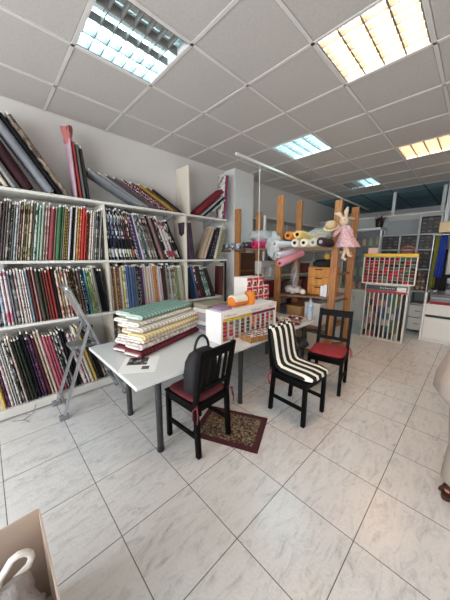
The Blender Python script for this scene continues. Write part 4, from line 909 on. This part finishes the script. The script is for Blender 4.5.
posn = {(0, 3): 'left of the upper row', (1, 3): 'middle of the upper row', (2, 3): 'right of the upper row', (2, 4): 'alone on the very top', (2, 2): 'right of the second row', (0, 2): 'left of the second row, behind the thread display', (1, 2): 'middle of the second row, behind the thread display'}
for (i, k) in org:
    xa, xb = ux[i]+.024, ux[i+1]-.024; za, zb = uz[k]+.0145, uz[k+1]-.03
    tt = thing('drawer_organiser', 'black organiser of small labelled drawers, %s' % posn[(i, k)], 'organiser', ((xa+xb)/2, 6.6, za), 0, 'black drawer organisers')
    build('case', MB().box(xa, 6.53, za, xb, 6.9, zb, .003, 1), plain('#1d1c1d', .5), tt)
    for r_ in range(4):
        for c_ in range(3):
            dw, dh = (xb-xa)/3, (zb-za)/4; px, pz = xa+dw*c_, za+dh*r_
            d = build('drawer', MB().box(px+.005, 6.515, pz+.005, px+dw-.005, 6.53, pz+dh-.005), plain(['#2c2827', '#3b3431', '#262322'][(r_+c_) % 3], .5), tt)
            build('drawer_label', MB().box(px+dw*.2, 6.5135, pz+dh*.45, px+dw*.75, 6.515, pz+dh*.7), plain(['#5f5b57', '#7a756e', '#4a403b'][(r_*2+c_) % 3], .6), d)
ybox = [('tan', '#b08a66'), ('blush', '#c99a88'), ('brown', '#6d4434'), ('cream', '#d8c4a8'), ('rust', '#8c4a34'), ('rose', '#b0706a')]
for i in (1, 2):
    xa, xb = ux[i]+.03, ux[i+1]-.03
    build('yarn_rack', MB().box(xa, 6.6, uz[1]+.0145, xb, 6.9, uz[1]+.03).box(xa, 6.6, uz[1]+.16, xb, 6.9, uz[1]+.168).box(xa, 6.6, uz[1]+.30, xb, 6.9, uz[1]+.308).box(xa, 6.59, uz[1]+.0145, xa+.008, 6.9, uz[1]+.42).box(xb-.008, 6.59, uz[1]+.0145, xb, 6.9, uz[1]+.42), wood('#7d5a3c', '#a57c54'), None, label='wooden yarn rack, %s of two in the drawer wall' % ('left' if i == 1 else 'right'), cat='rack')
    for r_ in range(3):
        for c_ in range(3):
            nm, c = q.choice(ybox); rr_ = .038
            build('yarn_ball', MB().ball((xa+.055+(xb-xa-.11)*c_/2, 6.66, [uz[1]+.03, uz[1]+.168, uz[1]+.308][r_]+rr_+.001), (rr_, rr_, rr_), 12, 8), fabric('stripe', [c, '#d9c3a8']), None, True, label='%s yarn ball, %s row, %s of three, %s yarn rack' % (nm, ['bottom', 'middle', 'top'][r_], ['left', 'centre', 'right'][c_], 'left' if i == 1 else 'right'), cat='yarn', group='yarn balls in the drawer wall')

# free-standing thread display, two tiers
t = thing('thread_stand', 'tall white thread and ribbon stand facing the room near the back', 'display stand', (-1.18, 5.4, 0), rad(6))
DW = .33
MT = WM[t.name]
def SL(nm, mb, m, lab=None): return build(nm, mb, m, t, local=True, label=lab)
SL('frame', MB().box(-DW-.02, -.0, 0, -DW, .28, 1.09, .003, 1).box(DW, .0, 0, DW+.02, .28, 1.09, .003, 1).box(-DW, .26, .02, DW, .28, 1.09).box(-DW, .0, 1.07, DW, .28, 1.09), plain('#dcd9d0', .5))
SL('base', MB().box(-DW, .0, .0, DW, .26, .03), plain('#c9c4b8', .6))
SL('header', MB().box(-DW, -.004, .985, DW, .012, 1.05), plain('#1b1a1b', .4), 'black header strip')
SL('header_strip', MB().box(-DW, -.004, .925, DW, .01, .965), plain('#a81f34', .5), 'red strip')
SL('header_patch', MB().box(DW-.16, -.006, .965, DW-.02, -.003, 1.05), plain('#e6e2da', .5), 'white corner patch')
lt = MB(); q2 = random.Random(9); tmp = scribble(MB(), 0, -.10, 1.005, .03, 9, q2, .007, .001)
for v in tmp.bm.verts: v.co = Vector((v.co.y, -.006+v.co.x, v.co.z))
SL('lettering', tmp, plain('#cfd8d4', .5), 'small white lettering')
tmp = scribble(MB(), 0, .02, .972, .022, 7, q2, .006, .001)
for v in tmp.bm.verts: v.co = Vector((v.co.y, -.007+v.co.x, v.co.z))
SL('lettering', tmp, plain('#d8586a', .5), 'small red lettering')
ns = 9
for k in range(ns+1):
    x = -DW+2*DW*k/ns; SL('slot_divider', MB().box(x-.010, -.008, .03, x+.010, .02, .925), plain('#d8d5cc', .5))
RB = [['cream', '#d6cda8'], ['coral', '#d46a52'], ['red', '#b32532'], ['violet', '#5d4a80'], ['blue', '#2f4f8c'], ['teal', '#2f7f86'], ['green', '#4c8a52'], ['olive', '#7d7f45'], ['black', '#26252a']]
AL = [['white', '#d9d6d0'], ['orange', '#d68a3c'], ['pink', '#cf6f86'], ['brown', '#5e4234'], ['navy', '#1d2540'], ['yellow', '#d4bb52'], ['grey', '#77777a']]
for k in range(ns):
    x = -DW+2*DW*(k+.5)/ns
    for r_ in range(7):
        nm, c = RB[k] if q2.random() < .55 else q2.choice(AL+RB)
        if r_ < 2 and q2.random() < .5: nm, c = 'black', '#26252a'
        z0 = .032+r_*.125
        o = build('ribbon_pack', MB().box(-.023, -.09, 0, .023, .09, .118, .006, 1), plain(mute(c, .75, .8), .6), None, local=True, label='%s ribbon pack, slot %s from left, %s from below in the stand' % (nm, ORD[k+1], ORD[r_+1]), cat='ribbon', group='ribbon packs in the stand')
        o.matrix_world = MT @ Matrix.Translation((x, .135, z0+.001)); WM[o.name] = o.matrix_world.copy()
UW = .40
SL('spool_case', MB().box(-UW, .12, 1.11, UW, .14, 1.60).box(-UW-.02, -.03, 1.095, -UW, .14, 1.62).box(UW, -.03, 1.095, UW+.02, .14, 1.62).box(-UW, -.03, 1.091, UW, .12, 1.11), plain('#e6e2d8', .5))
SL('case_header', MB().box(-UW-.02, -.035, 1.60, UW+.02, .14, 1.66, .004), plain('#e4b92c', .5), 'yellow header')
RD = [['red', '#b81c2c'], ['dark red', '#84182a'], ['crimson', '#a51426'], ['wine', '#6a1026'], ['grey-green', '#5f6a60'], ['black', '#262225'], ['green', '#3c6a4c'], ['brown', '#5a3a2c']]
for k in range(10):
    x = -UW+2*UW*(k+.5)/10
    SL('spool_channel', MB().box(x+UW/10-.006, -.02, 1.11, x+UW/10+.006, .12, 1.60), plain('#dcd8ce', .5)) if k < 9 else None
    for r_ in range(8):
        p = .8-.075*k
        nm, c = RD[q2.randint(0, 3)] if q2.random() < max(.3, p) else q2.choice(RD[4:])
        cpos = MT @ Vector((x, .04, 1.1115+.0295+r_*.0602))
        spool(cpos, .0385, .0595, c, '%s spool, %s row, column %s of the upper thread case' % (nm, ['bottom', 'second', 'third', 'fourth', 'fifth', 'sixth', 'seventh', 'top'][r_], ORD[k+1]), 'spools in the upper thread case')
cw = MT @ Vector((-.30, .05, 1.661))
build('card', MB().box(cw.x-.07, cw.y-.01, cw.z, cw.x+.09, cw.y+.01, cw.z+.11), plain('#e4c9c4', .7), None, label='pale pink card standing on the yellow header of the stand', cat='card')
cw = MT @ Vector((.25, .05, 1.661))
wr = MB().tube([(cw.x+.09*math.cos(a), cw.y+.02*math.sin(a*3), cw.z+.075+.055*math.sin(a)) for a in (2*PI*k/24 for k in range(25))], .017, 8).jitter(.004, 4)
build('wreath', wr, plain('#8a5a4a', .9), None, True, label='small brown wreath standing on the yellow header of the stand', cat='wreath')

# right counter with drawers, cloth and hanging lengths
t = thing('counter', 'white counter with a deep drawer and a tall side panel at the right back', 'counter', (-.3, 6.2, 0))
build('side_panel', MB().box(-.66, 5.96, 0, -.625, 6.45, .95, .003, 1), white, t)
build('carcass', MB().box(-.625, 5.99, 0, .6, 6.45, .70, .004), white, t)
build('plinth', MB().box(-.625, 5.985, 0, .6, 5.99, .05), white2, t)
d = build('drawer', MB().box(-.615, 5.968, .06, .59, 5.99, .47, .004), plain('#e6e3dc', .4), t)
build('handle', MB().box(-.06, 5.955, .30, .10, 5.968, .315), steel, d)
build('painted_gap_shade', MB().box(-.615, 5.985, .475, .59, 5.992, .52), plain('#1c1b1b', .6), t, label='black strip painted as the shade of a gap above the drawer')  # solid black strip on the carcass, painted shade instead of an open gap
build('top', MB().box(-.625, 5.955, .70, .62, 6.46, .73, .004), white, t)
for k, (c, nm) in enumerate([('#a8343c', 'red'), ('#8f9296', 'grey'), ('#a5a8ac', 'light grey'), ('#77797e', 'dark grey')]):
    build('folded_cloth', MB().box(-.58, 6.0, .731+.046*k, .1, 6.38, .775+.046*k, .015, 2), plain(c, .9), None, True, label='%s folded cloth, %s from below in the pile on the right counter' % (nm, ORD[k+1]), cat='fabric', group='cloth pile on the right counter')
t = thing('garment_rail', 'metal rail at the right back carrying hanging lengths of cloth', 'rail', (0, 6.25, .95))
build('rail', MB().cyl((-.72, 6.25, 2.02), (.9, 6.25, 2.02), .014, seg=10), steel, t, 'auto')
for x in (-.70, .85): build('post', MB().cyl((x, 6.42 if x < 0 else 6.42, 0 if x > 0.7 else 0), (x, 6.42, 2.05), .016, seg=10).cyl((x, 6.42, 2.02), (x, 6.25, 2.02), .012, seg=10), steel, t, 'auto')
def drape(x0, x1, y, z0, z1, c, lab, sd, slant=0.):
    q = random.Random(sd); n = 22; fr_, bk2 = [], []
    def P(i, z, o): 
        u = i/(n-1); f = (z1-z)/(z1-z0)
        return (x0+(x1-x0)*u*(.75+.25*f)+slant*f, y+o+.028*math.sin(u*16+sd)*(.4+.6*f), z)
    rs = []
    for j in range(7):
        z = z1-(z1-z0)*j/6
        rs.append([P(i, z, -.012) for i in range(n)]+[P(i, z, .012) for i in reversed(range(n))])
    build('hanging_cloth', MB().rings(rs), plain(c, .9), None, True, label=lab, cat='fabric', group='lengths on the garment rail')
drape(-.575, -.45, 6.2, 1.22, 2.0, '#1f3f9a', 'royal blue cloth hanging on the rail at the right back', 1, -.03)
drape(-.45, -.26, 6.28, 1.28, 2.0, '#d6d2cc', 'white cloth hanging behind the blue one on the rail', 2)
drape(-.66, -.58, 6.32, 1.0, 2.0, '#8f8f3a', 'narrow olive cloth hanging left of the blue one', 3)
drape(-.62, -.2, 6.36, .96, 1.75, '#1d1c20', 'black cloth hanging low behind the blue one', 4)
drape(-.24, .2, 6.24, 1.0, 2.0, '#3a3538', 'charcoal cloth hanging right of the white one', 5)
build('parcel', MB().box(-.62, 6.12, 2.05, .1, 6.36, 2.24, .02), plain('#d8c49c', .8), None, label='beige parcel on top of the garment rail at the right back', cat='parcel')
t = thing('bottle_column', 'stack of small clear and dark bottles on the cloth pile of the right counter', 'bottles', (-.36, 6.1, .92))
for k in range(3):
    build('jar', MB().lathe((-.34, 6.14, .918+.105*k), [(.05, 0), (.055, .01), (.055, .08), (.03, .1)], 14), plain(['#9a9a9c', '#4a4a50', '#b5b5b6'][k], .3), t, 'auto')
build('trim_5', MB().box(-.60, 6.47, 0, -.54, 6.53, CEIL), plain('#9fa3a4', .4, .4), base=False, kind='structure')

# ------------------------------------------------------------------ carton with a bag at the viewer's feet
t = thing('open_carton', 'open brown cardboard carton in the near left corner of the view', 'box', (-.9, -.3, 0))
bx = plain('#b9a595', .85, var=.06, bscale=8)
k0, k1, j0, j1, hz = -1.215, -.55, -.60, .045, .50
cb_ = MB().box(k0, j0, .001, k1, j1, .012).box(k0-.006, j0, .012, k0, j1, hz).box(k1, j0, .012, k1+.006, j1, hz).box(k0, j0-.006, .012, k1, j0, hz).box(k0, j1, .012, k1, j1+.006, hz)
build('carton', cb_, bx, t)
build('fabric_heap', crumple((-.90, -.28, .20), (.24, .24, .16), 51), plain('#6e6460', .9), None, True, label='grey cloth filling the bottom of the near carton', cat='fabric')
t = thing('shopping_bag', 'crumpled grey plastic bag with white rope handle inside the near carton', 'bag', (-.9, -.1, .25))
build('bag', crumple((-.93, -.13, .41), (.13, .14, .10), 52, 28, 18, .14), clear_plastic(.75, '#a9a4a2'), t, True)
build('rope_handle', MB().tube([(-1.0, -.14, .40), (-1.01, -.10, .46), (-1.02, -.088, .489), (-1.02, -.054, .535), (-1.02, -.034, .541), (-1.02, -.015, .533), (-1.02, -.002, .515), (-1.02, .0, .495), (-1.02, -.012, .470), (-1.02, -.05, .452), (-.99, -.09, .42), (-.96, -.1, .38)], .0115, 12), plain('#e6e2da', .8), t, True, label='white rope handle')
build('wire', MB().tube([(-2.98, .02, .004), (-2.93, .10, .004), (-2.95, .18, .03), (-2.98, .22, .10)], .004, 6).tube([(-2.93, .10, .004), (-2.86, .14, .004)], .003, 6), plain('#8a8784', .6), None, True, label='thin grey wire on the floor by the bottom shelf', cat='wire')

# ------------------------------------------------------------------ person walking in at the right edge
Rt = Vector((.697, .717, 0)); Fw = Vector((-.705, .687, 0))     # beside and away from the viewer
FD = -Rt*.92-Fw*.39; FD.normalize(); SD = Vector((-FD.y, FD.x, 0))      # facing, and their left... 
P0 = Vector((.155, 2.105, 0))
def pp_(f, s, z): return P0+FD*f+SD*s+Vector((0, 0, z))
t = thing('person', 'person in beige tunic and trousers with brown sandals at the right edge', 'person', P0)
def skinned(name, nodes, edges, mat, sub=2, root=0, label=None):
    me = bpy.data.meshes.new(name); W = WM[t.name].inverted()
    me.from_pydata([W @ Vector(n[0]) for n in nodes], edges, [])
    o = bpy.data.objects.new(name, me); COL.objects.link(o); o.parent = t; me.materials.append(mat)
    o.modifiers.new('skin', 'SKIN').use_smooth_shade = True
    for i, n in enumerate(nodes):
        r = n[1]; me.skin_vertices[0].data[i].radius = r if hasattr(r, '__len__') else (r, r); me.skin_vertices[0].data[i].use_root = (i == root)
    m = o.modifiers.new('sub', 'SUBSURF'); m.levels = sub; m.render_levels = sub
    WM[o.name] = WM[t.name].copy()
    return setp(o, label)
sk = plain('#b98468', .6)
N = [(pp_(0, 0, .93), .13), (pp_(.01, 0, 1.08), .115), (pp_(.03, 0, 1.25), .13), (pp_(.06, 0, 1.38), .11), (pp_(.08, 0, 1.46), .05), (pp_(.10, 0, 1.52), .05), (pp_(.12, 0, 1.58), .075), (pp_(.125, 0, 1.65), .085), (pp_(.12, 0, 1.71), .06)]
E_ = [(i, i+1) for i in range(8)]
for s, ff, kf in ((1, .05, .05), (-1, -.10, -.02)):
    b = len(N); N += [(pp_(.0, .09*s, .86), .085), (pp_(kf, .085*s, .50), .058), (pp_(ff-.02, .08*s, .28), .055), (pp_(ff-.03, .08*s, .09), .036), (pp_(ff+.09, .085*s, .052), .026), (pp_(ff+.19, .09*s, .048), .020)]
    E_ += [(0, b)]+[(b+i, b+i+1) for i in range(5)]
for s in (1, -1):
    b = len(N); N += [(pp_(.06, .17*s, 1.38), .05), (pp_(-.12, .21*s, 1.12), .042), (pp_(-.17, .19*s, .94), .032), (pp_(-.19, .17*s, .88), .028), (pp_(-.20, .16*s, .84), .026)]
    E_ += [(3, b)]+[(b+i, b+i+1) for i in range(4)]
    hb = b+4
    for k in range(4):
        o_ = (k-1.5)*.02; c = len(N); L = [.07, .082, .078, .06][k]
        N += [(pp_(-.20-o_, .155*s, .82), .0095), (pp_(-.195-o_*1.1, .15*s, .82-L*.55), .0085), (pp_(-.18-o_*1.1, .14*s, .82-L*.9), .0075)]
        E_ += [(hb, c), (c, c+1), (c+1, c+2)]
    c = len(N); N += [(pp_(-.165, .165*s, .85), .0105), (pp_(-.145, .155*s, .81), .009)]; E_ += [(b+3, c), (c, c+1)]
skinned('body', N, E_, sk, 2)
beige = plain('#a1948a', .9, bump=.15, bscale=60)
def loft(rows, n=28, fold=.0, nf=9):
    return [[pp_(f+a*math.cos(u)*(1+fold*math.sin(nf*u)), s+b*math.sin(u)*(1+fold*math.sin(nf*u)), z) for u in (2*PI*k/n for k in range(n))] for (f, s, z, a, b) in rows]
build('tunic', MB().rings(loft([(.07, 0, .70, .16, .20), (.10, 0, .78, .21, .23), (.10, 0, .88, .21, .225), (.06, 0, 1.0, .185, .205), (.04, 0, 1.12, .155, .185), (.04, 0, 1.28, .165, .21), (.055, 0, 1.39, .135, .215), (.07, 0, 1.445, .10, .15), (.085, 0, 1.475, .065, .075)], 32, .03), True, False), beige, t, True, label='loose beige tunic')
for s in (1, -1): build('sleeve', MB().tube([pp_(.06, .13*s, 1.40), pp_(-.03, .195*s, 1.30), pp_(-.12, .212*s, 1.12), pp_(-.165, .195*s, .96)], [.075, .075, .068, .062], 14, False), beige, t, True)
for s, ff, kf in ((1, .05, .05), (-1, -.10, -.02)):
    build('trouser_leg', MB().rings(loft([(-.0, .09*s, .95, .135, .11), (.0, .09*s, .80, .125, .108), (kf*.72, .086*s, .60, .10, .097), (kf, .085*s, .50, .095, .093), (ff+.02, .08*s, .33, .135, .095), (ff+.03, .08*s, .16, .15, .10), (ff+.03, .08*s, .09, .152, .10)], 24, .025, 5), True, False), beige, t, True)
    build('sandal', MB().rings([[pp_(ff+.09+.135*math.cos(u), .083*s+.045*math.sin(u)*(1+.12*math.cos(u)), z) for u in (2*PI*k/20 for k in range(20))] for z in (.001, .028)]), plain('#4a2a20', .5), t, 'auto', label='brown sandal')
    for f in (.015, .09, .13): build('sandal_strap', MB().tube([pp_(ff+.05+f, .083*s+.045*math.cos(a), .02+(.062-.16*max(0, f-.05))*math.sin(a)) for a in [PI*k/8 for k in range(9)]], .011, 8), plain('#3f2119', .5), t, True)
hair = MB().ball(pp_(.105, 0, 1.685), (.105, .1, .10), 18, 12); build('hair', hair, plain('#3a2a22', .8), t, True, label='dark brown hair')
fc = MB(); fc.ball(pp_(.225, 0, 1.635), (.02, .016, .025), 10, 6)
build('nose', fc, sk, t, True)
for s in (1, -1): build('eye', MB().ball(pp_(.205, .033*s, 1.66), .011, 8, 6), black, t, True); build('ear', MB().ball(pp_(.12, .088*s, 1.64), (.02, .012, .03), 8, 6), sk, t, True)
build('mouth', MB().ball(pp_(.205, 0, 1.595), (.012, .025, .006), 10, 6), plain('#8f4a44', .6), t, True)

# ------------------------------------------------------------------ light and camera
w = bpy.data.worlds.new('World'); sc.world = w; w.use_nodes = True
bgn = w.node_tree.nodes['Background']; bgn.inputs['Color'].default_value = (.86, .93, 1, 1); bgn.inputs['Strength'].default_value = 2.0
def area(name, loc, rot, sx_, sy_, e, col):
    l = bpy.data.lights.new(name, 'AREA'); l.shape = 'RECTANGLE'; l.size = sx_; l.size_y = sy_; l.energy = e; l.color = col
    o = bpy.data.objects.new(name, l); COL.objects.link(o); o.location = loc; o.rotation_euler = rot; return o
area('front_fill_light', (.2, Y0-.3, 1.5), (rad(90), 0, 0), 5.4, 2.1, 150, (.95, .97, 1))  # added fill light outside the front opening, standing in for daylight
cam = bpy.data.cameras.new('camera'); co = bpy.data.objects.new('camera', cam); COL.objects.link(co)
r_ = Vector((.6974, .71666, .00571)); dn = Vector((.13004, -.1187, -.98438)); fw = Vector((-.70479, .68724, -.17598))
M = Matrix((r_, -dn, -fw)).transposed().to_4x4(); M.translation = (0, 0, 1.6); co.matrix_world = M
cam.sensor_fit = 'VERTICAL'; cam.sensor_height = 36; cam.sensor_width = 27; cam.lens = 246/600*36; cam.clip_start = .02
sc.camera = co
vs = sc.view_settings; sc.display_settings.display_device = 'sRGB'; vs.view_transform = 'Standard'; vs.look = 'None'; vs.gamma = 1; vs.use_curve_mapping = False; vs.exposure = 0.92
sc.cycles.use_denoising = True; sc.cycles.max_bounces = 8; sc.cycles.diffuse_bounces = 5; sc.cycles.transparent_max_bounces = 16
